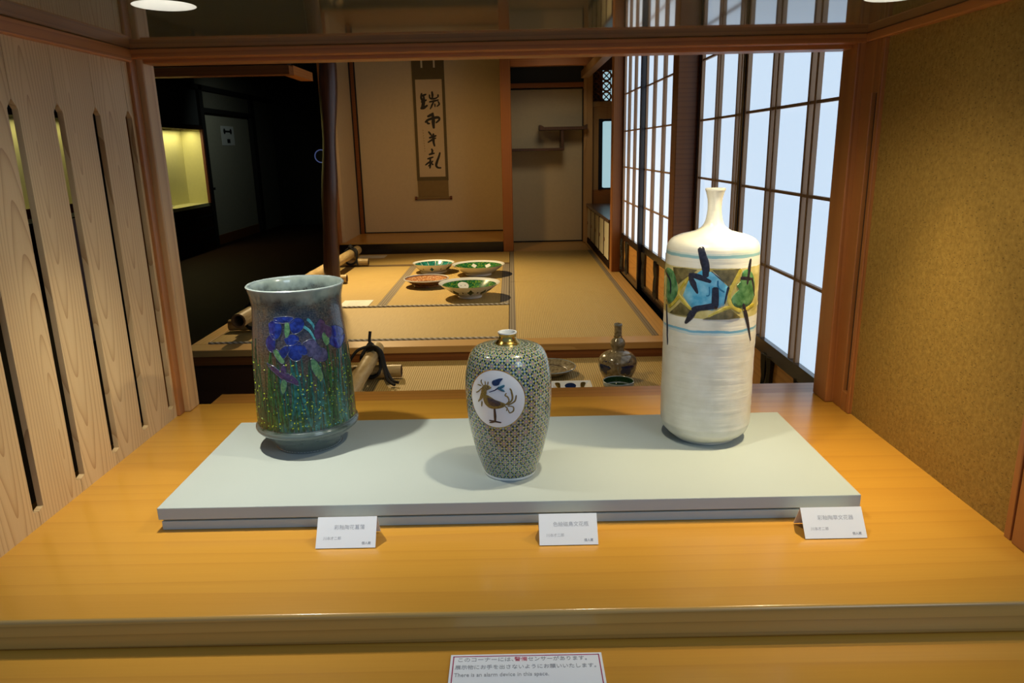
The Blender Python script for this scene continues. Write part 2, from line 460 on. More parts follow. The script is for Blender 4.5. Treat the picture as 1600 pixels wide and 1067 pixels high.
# ------------------------------------------------------------------ mesh helpers
class MB:
    def __init__(s):
        s.v, s.f, s.uv, s.sm = [], [], None, False
    def add(s, vs, fs):
        o = len(s.v)
        s.v += [tuple(p) for p in vs]
        s.f += [tuple(i + o for i in q) for q in fs]
        return s
    def box(s, x0, x1, y0, y1, z0, z1, bev=0.0):
        if bev <= 0:
            vs = [(x, y, z) for z in (z0, z1) for y in (y0, y1) for x in (x0, x1)]
            return s.add(vs, [(0, 2, 3, 1), (4, 5, 7, 6), (0, 1, 5, 4), (2, 6, 7, 3), (0, 4, 6, 2), (1, 3, 7, 5)])
        bm = bmesh.new()
        bmesh.ops.create_cube(bm, size=1)
        for q in bm.verts:
            q.co = Vector(((x0 + x1) / 2 + q.co.x * (x1 - x0), (y0 + y1) / 2 + q.co.y * (y1 - y0), (z0 + z1) / 2 + q.co.z * (z1 - z0)))
        bmesh.ops.bevel(bm, geom=list(bm.edges), offset=bev, segments=2, affect='EDGES', profile=.5)
        return s.frombm(bm)
    def frombm(s, bm):
        bm.verts.index_update()
        s.add([q.co[:] for q in bm.verts], [[q.index for q in f.verts] for f in bm.faces])
        bm.free()
        return s
    def prism(s, pts, axis, a, b):
        """polygon pts (2d) extruded along axis from a to b"""
        n = len(pts)
        def P(p, t):
            return (t, p[0], p[1]) if axis == 'x' else (p[0], t, p[1]) if axis == 'y' else (p[0], p[1], t)
        vs = [P(p, a) for p in pts] + [P(p, b) for p in pts]
        fs = [tuple(range(n)), tuple(range(2 * n - 1, n - 1, -1))] + [(i, i + n, (i + 1) % n + n, (i + 1) % n) for i in range(n)]
        return s.add(vs, fs)
    def lathe(s, prof, seg=48, c=(0, 0, 0), uvr=None, closed=False):
        o = len(s.v)
        n = len(prof)
        for i in range(n):
            z, r = prof[i]
            for j in range(seg):
                t = 2 * PI * j / seg + PI
                s.v.append((c[0] + r * math.sin(t), c[1] - r * math.cos(t), c[2] + z))
        al = [0.0]
        for i in range(1, n):
            al.append(al[-1] + math.hypot(prof[i][0] - prof[i - 1][0], prof[i][1] - prof[i - 1][1]))
        uv = []
        for i in range(n - 1):
            for j in range(seg):
                k = (j + 1) % seg
                s.f.append((o + i * seg + j, o + i * seg + k, o + (i + 1) * seg + k, o + (i + 1) * seg + j))
                if uvr:
                    u0, u1 = uvr * (2 * PI * j / seg - PI), uvr * (2 * PI * (j + 1) / seg - PI)
                    uv += [(u0, al[i]), (u1, al[i]), (u1, al[i + 1]), (u0, al[i + 1])]
        if uvr:
            s.uv = uv
        s.sm = True
        return s
    def tube(s, path, rad, seg=10, cap=True):
        path = [Vector(p) for p in path]
        n = len(path)
        rads = rad if isinstance(rad, (list, tuple)) else [rad] * n
        o = len(s.v)
        up = Vector((0, 0, 1))
        d0 = (path[1] - path[0]).normalized()
        if abs(d0.dot(up)) > .9:
            up = Vector((1, 0, 0))
        nrm = d0.cross(up).normalized()
        for i, p in enumerate(path):
            d = (path[min(i + 1, n - 1)] - path[max(i - 1, 0)]).normalized()
            nrm = (nrm - d * nrm.dot(d)).normalized()
            bn = d.cross(nrm)
            for j in range(seg):
                t = 2 * PI * j / seg
                s.v.append(tuple(p + (nrm * math.cos(t) + bn * math.sin(t)) * rads[i]))
        for i in range(n - 1):
            for j in range(seg):
                k = (j + 1) % seg
                s.f.append((o + i * seg + j, o + i * seg + k, o + (i + 1) * seg + k, o + (i + 1) * seg + j))
        if cap:
            s.f.append(tuple(o + j for j in range(seg - 1, -1, -1)))
            s.f.append(tuple(o + (n - 1) * seg + j for j in range(seg)))
        s.sm = True
        return s
    def build(s, name, mat, parent=None, local=False, smooth=None, origin=None):
        """vertices are world coordinates unless local; the object's origin is its parent's (or the given) one"""
        org = Vector((0, 0, 0))
        if not local:
            if parent is not None:
                org = wloc(parent)
            elif origin is not None:
                org = Vector(origin)
        me = bpy.data.meshes.new(name)
        me.from_pydata([tuple(Vector(p) - org) for p in s.v], [], s.f)
        if s.uv:
            ul = me.uv_layers.new(name='UVMap')
            for i, q in enumerate(s.uv):
                ul.data[i].uv = q
        bm = bmesh.new()
        bm.from_mesh(me)
        bmesh.ops.recalc_face_normals(bm, faces=bm.faces)
        bm.to_mesh(me)
        bm.free()
        sm = s.sm if smooth is None else smooth
        if sm:
            for p in me.polygons:
                p.use_smooth = True
            me.set_sharp_from_angle(angle=math.radians(42))
        me.materials.append(MATS[mat])
        o = bpy.data.objects.new(name, me)
        COL.objects.link(o)
        if parent is not None:
            o.parent = parent
        elif origin is not None and not local:
            o.location = org
        return o

def wloc(o):
    v = Vector((0, 0, 0))
    while o is not None:
        v += Vector(o.location)
        o = o.parent
    return v

def tag(o, label, cat, group=None, kind=None):
    o['label'] = label
    o['category'] = cat
    if group:
        o['group'] = group
    if kind:
        o['kind'] = kind
    return o

def thing(name, label, cat, loc=(0, 0, 0), group=None, kind=None, rotz=0.0):
    o = bpy.data.objects.new(name, None)
    o.empty_display_size = .05
    COL.objects.link(o)
    o.location = loc
    o.rotation_euler = (0, 0, rotz)
    return tag(o, label, cat, group, kind)

def part(name, mat, parent, x0, x1, y0, y1, z0, z1, bev=0.0, local=False):
    return MB().box(x0, x1, y0, y1, z0, z1, bev).build(name, mat, parent, local)

def struct(name, mat, label, cat, x0, x1, y0, y1, z0, z1, bev=0.0):
    o = MB().box(x0, x1, y0, y1, z0, z1, bev).build(name, mat, None, origin=((x0 + x1) / 2, (y0 + y1) / 2, z0))
    return tag(o, label, cat, kind='structure')

def share(o, name, parent, loc):
    c = o.copy()
    c.name = name
    COL.objects.link(c)
    c.parent = parent
    c.location = loc
    return c

def crom(pts, n=6, closed=False):
    out = []
    m = len(pts)
    rng = range(m if closed else m - 1)
    for i in rng:
        g = lambda q: Vector(pts[q % m]) if closed else Vector(pts[max(0, min(m - 1, q))])
        p0, p1, p2, p3 = g(i - 1), g(i), g(i + 1), g(i + 2)
        for k in range(n):
            t = k / n
            out.append(.5 * ((2 * p1) + (p2 - p0) * t + (2 * p0 - 5 * p1 + 4 * p2 - p3) * t * t + (3 * p1 - p0 - 3 * p2 + p3) * t ** 3))
    if not closed:
        out.append(Vector(pts[-1]))
    return out

# flat marks: surf(u, v, off) maps mark coordinates to a surface point
def blob(mb, surf, pts, h0=.0004, h1=.001, n=5, rings=(1, .93, .7, .35), straight=False):
    ol = crom(pts, n, True)
    if straight:
        ol = [Vector(pts[i]).lerp(Vector(pts[(i + 1) % len(pts)]), q / n) for i in range(len(pts)) for q in range(n)]
    c = sum((Vector(p) for p in pts), Vector((0, 0))) / len(pts)
    vs, fs = [], []
    N = len(ol)
    for q, s_ in enumerate(rings):
        off = (-.0005 if q == 0 else h0 + (h1 - h0) * (1 - s_))
        for p in ol:
            w = c + (p - c) * s_
            vs.append(surf(w.x, w.y, off))
    vs.append(surf(c.x, c.y, h1))
    for q in range(len(rings) - 1):
        for i in range(N):
            j = (i + 1) % N
            fs.append((q * N + i, q * N + j, (q + 1) * N + j, (q + 1) * N + i))
    b = (len(rings) - 1) * N
    for i in range(N):
        fs.append((b + i, b + (i + 1) % N, len(rings) * N))
    mb.add(vs, fs)
    mb.sm = True
    return mb

def stroke(mb, surf, pts, widths, su=1.0, h=.0006, n=6, ends=True, sink=.0005):
    """su = metres per unit of u (v is already in metres); widths in metres"""
    P = crom([Vector((p[0] * su, p[1])) for p in pts], n)
    N = len(P)
    if not isinstance(widths, (list, tuple)):
        widths = [widths, widths]
    vs, fs = [], []
    for i, p in enumerate(P):
        t = i / (N - 1)
        x = t * (len(widths) - 1)
        k = min(int(x), len(widths) - 2)
        w = widths[k] + (widths[k + 1] - widths[k]) * (x - k)
        if ends and (i == 0 or i == N - 1):
            w *= .45
        d = (P[min(i + 1, N - 1)] - P[max(i - 1, 0)])
        if d.length < 1e-9:
            d = Vector((1, 0))
        d.normalize()
        nn = Vector((-d.y, d.x)) * w / 2
        for s_, o_ in ((-1, -sink), (-.8, h * .7), (0, h), (.8, h * .7), (1, -sink)):
            q = p + nn * s_
            vs.append(surf(q.x / su, q.y, o_))
    for i in range(N - 1):
        for j in range(4):
            a = i * 5 + j
            fs.append((a, a + 1, a + 6, a + 5))
    fs.append((0, 1, 2, 3, 4))
    e = (N - 1) * 5
    fs.append((e + 4, e + 3, e + 2, e + 1, e))
    mb.add(vs, fs)
    mb.sm = True
    return mb

def text(name, body, size, mat, parent, loc, align='LEFT', extrude=.0001, sx=1.0, rx=0.0):
    cu = bpy.data.curves.new(name, 'FONT')
    cu.body = body
    cu.size = size
    cu.align_x = align
    cu.resolution_u = 2
    cu.extrude = extrude
    t = bpy.data.objects.new(name, cu)
    COL.objects.link(t)
    bpy.context.view_layer.update()
    me = bpy.data.meshes.new_from_object(t.evaluated_get(bpy.context.evaluated_depsgraph_get()))
    bpy.data.objects.remove(t)
    bpy.data.curves.remove(cu)
    me.name = name
    me.materials.clear()
    me.materials.append(MATS[mat])
    o = bpy.data.objects.new(name, me)
    COL.objects.link(o)
    o.parent = parent
    o.location = loc
    o.rotation_euler = (rx, 0, 0)
    o.scale = (sx, 1, 1)
    return o

# ------------------------------------------------------------------ the setting
ZC, ZP, ZL = .95, .442, .36          # counter top, raised tatami, lower tatami
CEIL = 2.62
struct('floor', 'dark_wood_y', 'dark wooden corridor floor beyond the slatted screen', 'floor', -5.2, 1.4, .84, 16.2, -.05, 0)
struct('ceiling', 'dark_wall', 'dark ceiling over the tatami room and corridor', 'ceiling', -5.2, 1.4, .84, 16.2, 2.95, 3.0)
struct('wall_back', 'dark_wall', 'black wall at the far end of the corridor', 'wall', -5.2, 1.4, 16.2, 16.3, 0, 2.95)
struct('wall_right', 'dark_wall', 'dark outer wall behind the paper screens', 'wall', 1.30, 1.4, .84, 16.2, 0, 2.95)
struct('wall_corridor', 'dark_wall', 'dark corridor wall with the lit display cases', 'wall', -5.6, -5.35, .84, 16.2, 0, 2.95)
# museum side front: pieces around the niche
struct('wall_front_left', 'museum_wall', 'plain hall wall left of the niche', 'wall', -5.6, -.80, .80, .84, 0, 3.0)
struct('wall_front_right', 'museum_wall', 'plain hall wall right of the niche', 'wall', .78, 1.4, .80, .84, 0, 3.0)
struct('wall_front_top', 'museum_wall', 'plain hall wall above the niche', 'wall', -.80, .78, .80, .84, 1.74, 3.0)
struct('wall_front_base', 'counter_edge_wood', 'wooden front below the counter ledge', 'wall', -1.2, 1.2, .50, .54, 0, .86)
struct('floor_hall', 'museum_wall', 'hall floor in front of the niche', 'floor', -5.6, 3.0, -2.0, .80, -.05, -.001)
# niche ceiling
bm = bmesh.new()
loops = []
def loop(pts):
    vs = [bm.verts.new((p[0], p[1], 1.701)) for p in pts]
    return [bm.edges.new((vs[i], vs[(i + 1) % len(vs)])) for i in range(len(vs))]
eds = loop([(-.80, .84), (.78, .84), (.78, 1.60), (-.80, 1.60)])
RD = .042
for L in (L1, LM, L2):
    eds += loop([(L[0] + RD * math.cos(i * PI / 24), L[1] + RD * math.sin(i * PI / 24)) for i in range(48)])
bmesh.ops.triangle_fill(bm, use_beauty=True, edges=eds)
o = MB().frombm(bm).build('ceiling_niche', 'glossy_ceiling', None, origin=(0, 1.2, 1.701))
tag(o, 'dark glossy niche ceiling that mirrors the room', 'ceiling', kind='structure')
# plaster wall on the right of the niche
struct('wall_niche_right', 'earth_plaster', 'rough golden earth plaster wall of the niche', 'wall', .70, .78, .944, 1.442, .95, 1.685)
w = thing('trim_1', 'reddish wooden frame strip with a long dark slot beside the plaster wall', 'trim', (.70, 1.44, .95), kind='structure')
part('frame_strip', 'post_wood', w, .692, .78, 1.442, 1.455, .95, 1.685, .002)
part('frame_strip', 'post_wood', w, .692, .78, 1.476, 1.518, .95, 1.685, .002)
part('frame_end', 'post_wood', w, .692, .78, 1.455, 1.476, .95, .991)
part('frame_end', 'post_wood', w, .692, .78, 1.455, 1.476, 1.589, 1.685)
part('slot_shade', 'black_matte', w, .701, .78, 1.455, 1.476, .991, 1.589)  # black insert just behind the face, stands in for shade inside the slot
w = thing('trim_2', 'reddish wooden upright with a groove at the near end of the plaster wall', 'trim', (.70, .84, .95), kind='structure')
part('upright', 'post_wood', w, .692, .78, .84, .925, .95, 1.685, .002)
part('groove', 'black_matte', w, .703, .78, .925, .931, .95, 1.685)
part('edge_strip', 'post_wood', w, .694, .78, .931, .944, .95, 1.685, .001)
# opening frame: posts and head beam
struct('trim_3', 'post_wood', 'reddish wooden right post of the niche opening', 'post', .676, .78, 1.518, 1.586, .95, 1.701, .003)
w = thing('trim_4', 'pale wooden left post of the niche opening next to the slatted screen', 'post', (-.76, 1.5, .95), kind='structure')
part('post', 'pale_post_wood', w, -.80, -.7215, 1.536, 1.586, .95, 1.701, .003)
part('strip', 'post_wood', w, -.80, -.733, 1.511, 1.536, .95, 1.701, .002)
w = thing('trim_5', 'reddish wooden head beam across the top of the niche opening', 'beam', (0, 1.5, 1.677), kind='structure')
part('beam', 'beam_wood', w, -.7215, .676, 1.540, 1.586, 1.6765, 1.701, .002)
part('moulding', 'beam_wood', w, -.733, .692, 1.511, 1.5395, 1.684, 1.701, .002)
struct('trim_6', 'trim_wood_deep', 'wooden cornice strip above the slatted screen', 'trim', -.80, -.728, .84, 1.511, 1.677, 1.701, .002)
struct('trim_7', 'trim_wood_deep', 'wooden cornice strip above the plaster wall', 'trim', .688, .78, .84, 1.511, 1.685, 1.701, .002)
struct('wall_niche_back_left', 'dark_wall', 'wall strip beside the niche opening towards the corridor', 'wall', -.86, -.80, 1.511, 1.586, 0, 2.0)
struct('wall_niche_back_right', 'dark_wall', 'wall strip behind the right post of the opening', 'wall', .78, 1.3, 1.511, 1.586, 0, 2.95)
struct('wall_niche_back_top', 'dark_wall', 'wall above the head beam on the room side', 'wall', -.86, .78, 1.511, 1.586, 1.702, 2.95)
struct('wall_niche_base', 'dark_wood_x', 'dark wall below the window sill', 'wall', -.86, 1.28, 1.594, 1.66, 0, .895)
struct('sill', 'sill_wood', 'reddish wooden sill behind the counter', 'sill', -.702, 1.0, 1.588, 1.666, .895, .947, .002)

# slatted screen on the left: boards with notched edges that leave long pointed slots
wl = thing('wall_left', 'pale cedar board screen with long pointed slots', 'screen', (-.76, 1.2, .95), kind='structure')
pitch, gap = .1145, .0125
seams = [1.489 - pitch * i for i in range(0, 7)]
z0, z1, zb, zt = .95, 1.677, .977, 1.587
def plank(ya, yb, left_slot=True, right_slot=True):
    e = .0006
    pts = [(ya + e, z0)]
    pts += [(yb - e, z0)]
    if right_slot:
        pts += [(yb - e, zb - .004), (yb - gap, zb), (yb - gap, zt - .014), (yb - e, zt)]
    pts += [(yb - e, z1), (ya + e, z1)]
    if left_slot:
        pts += [(ya + e, zt), (ya + gap, zt - .014), (ya + gap, zb), (ya + e, zb - .004)]
    yc = (ya + yb) / 2
    o = MB().prism([(p[0] - yc, p[1] - 1.3) for p in pts], 'x', -.0095, 0).build('plank', 'cedar', wl, True)
    o.location = Vector((-.740, yc, 1.3)) - wloc(wl)
    return o
plank(seams[0], 1.511, True, False)
for i in range(len(seams) - 1):
    plank(seams[i + 1], seams[i])

struct('trim_20', 'pale_post_wood', 'pale wooden strip closing the near end of the slatted screen', 'trim', -.80, -.7505, .80, .835, .95, 1.701)
# counter: thick polished slab on a lower ledge
ct = thing('counter', 'polished honey coloured wooden counter filling the niche', 'counter', (0, 1.2, .86))
bm = bmesh.new()
bmesh.ops.create_cube(bm, size=1)
for q in bm.verts:
    q.co = Vector((q.co.x * 1.58 - .01, 1.187 + q.co.y * .80, .9285 + q.co.z * .043))
ed = [e for e in bm.edges if all(abs(q.co.y - .787) < .01 for q in e.verts) and abs(e.verts[0].co.z - e.verts[1].co.z) < .001]
bmesh.ops.bevel(bm, geom=ed, offset=.005, segments=4, affect='EDGES', profile=.5)
top_f = MB().frombm(bm)
slab = top_f.build('slab', 'counter_wood', ct, smooth=True)
MATS_edge = MATS['counter_edge_wood']
slab.data.materials.append(MATS_edge)
for p in slab.data.polygons:
    if p.normal.y < -.5:
        p.material_index = 1
part('ledge', 'counter_wood', ct, -1.16, 1.14, .545, .798, .865, .9065, .003)

# ------------------------------------------------------------------ raised tatami platform
pf = thing('floor_platform', 'raised platform of the tatami room with a pale wooden edge', 'platform', (-.4, 5.9, 0), kind='structure')
part('core', 'dark_wood_x', pf, -1.84, .86, 3.99, 7.80, 0, .39)
part('front_board', 'platform_wood', pf, -1.86, .86, 3.955, 4.095, .405, ZP + .002, .003)
part('front_fascia', 'step_wood', pf, -1.85, .86, 3.962, 3.99, ZL - .005, .405)
part('front_base', 'dark_wood_x', pf, -1.85, .86, 3.968, 3.99, 0, ZL - .005)
part('side_board', 'platform_wood_deep', pf, -1.86, -1.78, 4.097, 7.80, .405, ZP + .002, .003)
part('threshold', 'platform_wood_deep', pf, .835, .925, 4.097, 8.5, .40, ZP + .003, .003)

def mat(label, x0, x1, y0, y1, z, ribs, borders, thick=.05, bw=.05):
    t = thing('tatami_mat', label, 'tatami mat', ((x0 + x1) / 2, (y0 + y1) / 2, z - thick), 'tatami mats')
    part('mat', 'tatami_' + ribs, t, x0 + .002, x1 - .002, y0 + .002, y1 - .002, z - thick, z, .003)
    for b in borders:
        if b == 'l': part('border', 'heri_y', t, x0 + .002, x0 + bw, y0 + .004, y1 - .004, z, z + .002)
        if b == 'r': part('border', 'heri_y', t, x1 - bw, x1 - .002, y0 + .004, y1 - .004, z, z + .002)
        if b == 'n': part('border', 'heri_x', t, x0 + .004, x1 - .004, y0 + .002, y0 + .10, z, z + .002)
        if b == 'c':   # braided cord along the near edge
            MB().tube([(x0 + .01 + (x1 - x0 - .02) * i / 40, y0 + .011, z + .004) for i in range(41)], .008, 8).build('braided_cord', 'cord', t)
        if b == 'C':
            MB().tube([(x0 + .01 + (x1 - x0 - .02) * i / 40, y1 - .011, z + .004) for i in range(41)], .008, 8).build('braided_cord', 'cord', t)
    return t
TM = ZP
mat('crosswise tatami mat at the front of the platform with braided cord edges', -1.78, -.03, 4.097, 5.06, TM, 'x', 'cC')
mat('tatami mat under the four decorated bowls', -.97, -.03, 5.06, 6.93, TM, 'y', 'lr', bw=.065)
mat('tatami mat at the left under the bamboo pole', -1.78, -.97, 5.06, 6.93, TM, 'y', 'l')
mat('crosswise tatami mat in front of the scroll alcove', -1.78, -.03, 6.93, 7.80, TM, 'x', 'n')
mat('near right tatami mat on the platform along the paper screens', -.03, .835, 4.097, 5.95, TM, 'y', 'lr', bw=.04)
mat('far right tatami mat on the platform in front of the staggered shelves', -.03, .835, 5.95, 7.80, TM, 'y', 'lr', bw=.04)
# lower level
lf = thing('floor_lower', 'lower floor between counter and platform', 'floor', (0, 2.8, 0), kind='structure')
part('base', 'dark_wood_x', lf, -1.02, .88, 1.70, 3.96, 0, .305)
part('edge_board', 'dark_wood_y', lf, -1.05, -1.02, 1.70, 3.96, 0, ZL)
part('threshold', 'step_wood', lf, .862, .925, 1.70, 3.955, 0, ZL + .004)
mat('lower tatami mat at the left beside the tied bamboo', -1.02, -.07, 1.70, 3.955, ZL, 'y', '')
mat('lower tatami mat at the right under the gourd bottle and dishes', -.07, .862, 1.70, 3.955, ZL, 'y', '')

# ------------------------------------------------------------------ alcove wall
struct('wall_alcove_back', 'cream_wall', 'cream plaster back wall of the scroll alcove', 'wall', -1.80, -.10, 8.78, 8.86, .40, 2.95)
struct('wall_alcove_left', 'cream_wall', 'cream plaster left wall of the scroll alcove', 'wall', -1.88, -1.80, 7.94, 8.86, .40, 2.95)
struct('wall_alcove_right', 'cream_wall', 'cream wall between scroll alcove and shelf alcove', 'wall', -.098, -.01, 7.92, 8.78, .40, 2.95)
al = thing('alcove_floor', 'raised alcove floor board with a black lacquered front edge', 'alcove', (-.9, 8.3, .40), kind='structure')
part('front_edge', 'black_lacquer', al, -1.84, -.098, 7.805, 7.905, .40, .548, .004)
part('board', 'alcove_board', al, -1.80, -.098, 7.905, 8.78, .44, .560)
part('front_lip', 'alcove_board', al, -1.83, -.098, 7.82, 7.905, .548, .560)
cw = thing('trim_8', 'dark wooden strip in the left corner of the scroll alcove', 'trim', (-1.78, 8.74, .56), kind='structure')
part('strip', 'step_wood', cw, -1.795, -1.752, 8.735, 8.778, .56, 2.95)
part('line', 'black_matte', cw, -1.752, -1.740, 8.760, 8.778, .56, 2.95)
part('line', 'black_matte', cw, -1.799, -1.788, 8.715, 8.735, .56, 2.95)
part('line', 'black_matte', cw, -1.740, -.10, 8.768, 8.778, .56, .572)
struct('trim_9', 'post_wood', 'square reddish post between scroll alcove and shelf alcove', 'post', -.096, .012, 7.80, 7.918, ZP, 2.95, .006)
struct('trim_10', 'post_wood', 'reddish wooden post at the left corner of the scroll alcove', 'post', -1.93, -1.835, 7.82, 7.94, 0, 2.95, .005)

# shelf alcove
struct('wall_shelf_back', 'cream_wall', 'pale wall of the shelf alcove', 'wall', -.01, .90, 8.60, 8.68, .40, 2.95)
sf = thing('shelf_alcove_floor', 'plain wooden floor of the shelf alcove', 'floor', (.4, 8.2, .40), kind='structure')
part('board', 'platform_wood', sf, .014, .83, 7.805, 8.60, .40, ZP - .002)
part('line', 'black_matte', sf, .014, .83, 8.585, 8.60, ZP - .002, ZP + .012)
struct('trim_11', 'beam_wood', 'reddish lintel over the shelf alcove', 'beam', .012, .83, 7.82, 7.92, 2.30, 2.40, .004)
struct('wall_shelf_top', 'dark_wall', 'dark cupboard front above the shelf alcove', 'wall', .0, .815, 8.50, 8.60, 2.192, 2.95)
w = thing('trim_12', 'reddish rail under the dark cupboard of the shelf alcove', 'trim', (.4, 8.5, 2.14), kind='structure')
part('rail', 'beam_wood', w, .0, .815, 8.50, 8.60, 2.145, 2.192, .003)
part('line', 'black_matte', w, .0, .815, 8.575, 8.60, 2.130, 2.145)
w = thing('trim_13', 'pale brown post at the right corner of the shelf alcove', 'post', (.86, 8.5, ZP), kind='structure')
part('post', 'pale_post_wood', w, .815, .912, 8.44, 8.56, ZP + .003, 2.95, .004)
part('line', 'black_matte', w, .806, .815, 8.53, 8.56, ZP + .003, 2.13)
struct('trim_14', 'pale_post_wood', 'pale diagonal looking beam above the writing alcove', 'beam', .78, .86, 6.46, 8.44, 2.225, 2.30, .003)
sh = thing('staggered_shelf', 'dark wooden staggered wall shelf with an upturned end', 'shelf', (.42, 8.45, 1.47))
MB().prism([(.32, 1.690), (.84, 1.690), (.845, 1.742), (.83, 1.742), (.80, 1.722), (.37, 1.722), (.345, 1.738), (.32, 1.745)], 'y', 8.32, 8.597).build('upper_board', 'dark_wood_z', sh)
part('lower_board', 'dark_wood_z', sh, .014, .588, 8.32, 8.597, 1.470, 1.500, .003)
part('upright', 'dark_wood_z', sh, .555, .586, 8.34, 8.597, 1.500, 1.690, .002)

# writing alcove on the right: end wall with window and openwork panel, low cabinet
wa = thing('wall_writing', 'brown wooden end wall of the writing alcove', 'wall', (1.1, 8.55, .40), kind='structure')
part('panel_low', 'trim_wood_deep', wa, .914, 1.29, 8.52, 8.58, .40, 1.03)
part('panel_left', 'pale_post_wood', wa, .914, .985, 8.52, 8.58, 1.03, 1.80)
part('panel_mid', 'pale_post_wood', wa, .914, 1.29, 8.52, 8.58, 1.80, 1.93)
part('panel_top', 'dark_wood_z', wa, .914, 1.29, 8.52, 8.58, 2.31, 2.95)
part('rail', 'pale_post_wood', wa, .914, 1.29, 8.49, 8.58, 1.93, 1.985, .003)
ww = thing('window_1', 'pale blue backlit alcove window with rounded corners', 'window', (1.1, 8.55, 1.03), kind='structure')
def rrect(a0, a1, b0, b1, r, n=5):
    pts = []
    for cx, cy, t0 in ((a1 - r, b1 - r, 0), (a0 + r, b1 - r, PI / 2), (a0 + r, b0 + r, PI), (a1 - r, b0 + r, 3 * PI / 2)):
        for i in range(n + 1):
            t = t0 + PI / 2 * i / n
            pts.append((cx + r * math.cos(t), cy + r * math.sin(t)))
    return pts
MB().prism(rrect(1.025, 1.27, 1.05, 1.775, .03), 'y', 8.525, 8.535).build('pane', 'shoin_glass', ww)
part('frame', 'black_lacquer', ww, .985, 1.029, 8.50, 8.58, 1.03, 1.80, .003)
part('frame', 'black_lacquer', ww, 1.029, 1.29, 8.536, 8.58, 1.03, 1.80)
op = thing('openwork_panel', 'carved openwork wooden panel above the alcove window', 'panel', (1.1, 8.55, 1.985), kind='structure')
part('backing', 'shoin_glass', op, 1.03, 1.29, 8.56, 8.575, 1.987, 2.31)
part('backing_wood', 'dark_wood_z', op, .914, 1.03, 8.56, 8.575, 1.987, 2.31)
for i in range(3):
    for k in range(3):
        xc, zc_ = .955 + i * .115, 2.035 + k * .11
        MB().tube([(xc + .050 * math.cos(a * PI / 8), 8.54, zc_ + .050 * math.sin(a * PI / 8)) for a in range(17)], .011, 6, False).build('ring', 'step_wood', op)
        MB().tube([(xc - .05, 8.545, zc_ - .05), (xc + .05, 8.545, zc_ + .05)], .007, 6).build('bar', 'step_wood', op)
        MB().tube([(xc - .05, 8.545, zc_ + .05), (xc + .05, 8.545, zc_ - .05)], .007, 6).build('bar', 'step_wood', op)
cb = thing('low_cabinet', 'low built-in cabinet with cream sliding doors and polished top', 'cabinet', (.9, 7.4, ZP))
part('body', 'black_lacquer', cb, .868, 1.28, 6.48, 8.42, ZP + .004, .85)
part('top', 'log_wood', cb, .842, 1.285, 6.47, 8.435, .85, .882, .006)
part('plinth', 'dark_wood_y', cb, .853, .867, 6.48, 8.42, ZP + .004, .50)
for i in range(5):
    y = 6.50 + i * .384
    d = part('door', 'cream_paper', cb, .855, .867, y + .02, y + .364, .515, .838, .002)
    part('door_edge', 'log_wood', cb, .851, .867, y - .006, y + .014, .505, .85)
    MB().tube([(.8545, y + .33, .672), (.8505, y + .33, .672)], .018, 12).build('finger_pull', 'step_wood', d)
struct('trim_15', 'post_wood', 'reddish wooden post at the near end of the writing alcove', 'post', .853, .965, 6.335, 6.455, ZP + .004, 2.95, .005)
struct('trim_16', 'step_wood', 'dark reddish post of the screen wall at the platform step', 'post', .860, .975, 3.960, 4.085, ZP + .005, 2.95, .005)
struct('beam_screen', 'beam_wood', 'head rail above the paper screens', 'beam', .90, 1.0, 1.60, 6.33, 2.36, 2.46)

# ------------------------------------------------------------------ paper screens (sliding shoji)
ZR = [.79, 1.06, 1.335, 1.62, 1.91, 2.20]
def branch_cutout(mb, x, y, zb_, zt_, seed):
    rr = random.Random(seed)
    for s_ in (-1, 1):
        ph = rr.random() * 6
        path, rad = [], []
        for i in range(13):
            t = i / 12
            yy = y + s_ * (.012 + .016 * abs(math.sin(t * PI * 1.5 + ph)) + .02 * max(0, .25 - t) + .02 * max(0, t - .8))
            path.append((x, yy, zb_ + (zt_ - zb_) * t))
            rad.append(.013 + .009 * abs(math.cos(t * 5 + ph)))
        mb.tube(path, rad, 7)
    return mb

def screen(label, x, y0, y1, zbot, pairs, seed, trunks):
    t = thing('shoji_screen', label, 'paper screen', (x, (y0 + y1) / 2, zbot), 'backlit paper screens along the right side')
    x0, x1 = x, x + .032
    part('stile', 'black_lacquer', t, x0, x1, y0, y0 + .034, zbot, 2.36, .002)
    part('stile', 'black_lacquer', t, x0, x1, y1 - .034, y1, zbot, 2.36, .002)
    part('rail', 'black_lacquer', t, x0, x1, y0 + .034, y1 - .034, .735, .788, .002)
    part('rail', 'black_lacquer', t, x0, x1, y0 + .034, y1 - .034, zbot, zbot + .05, .002)
    part('rail', 'black_lacquer', t, x0, x1, y0 + .034, y1 - .034, 2.31, 2.36, .002)
    part('paper', 'shoji_paper', t, x0 + .020, x0 + .023, y0 + .034, y1 - .034, .788, 2.31)
    for yy in (y0 + .034, y1 - .034 - .018):
        part('upright_bar', 'kumiko_wood', t, x0 + .004, x0 + .020, yy, yy + .018, .788, 2.31)
    for p in pairs:
        for d in (-.026, .026):
            part('upright_bar', 'kumiko_wood', t, x0 + .005, x0 + .020, p + d - .008, p + d + .008, .788, 2.31)
    for z in ZR[1:]:
        part('cross_bar', 'kumiko_wood', t, x0 + .007, x0 + .0195, y0 + .034, y1 - .034, z - .005, z + .005)
    part('kick_panel', 'panel_wood', t, x0 + .018, x0 + .026, y0 + .034, y1 - .034, zbot + .05, .735)
    for k, p in enumerate(trunks):
        branch_cutout(MB(), x0 + .010, p, zbot + .03, .74, seed + k).build('branch_carving', 'black_lacquer', t)
    return t
screen('farthest paper screen, left of the far black stile', .932, 5.47, 6.33, ZP + .006, [6.06, 5.77], 1, [6.02, 6.28])
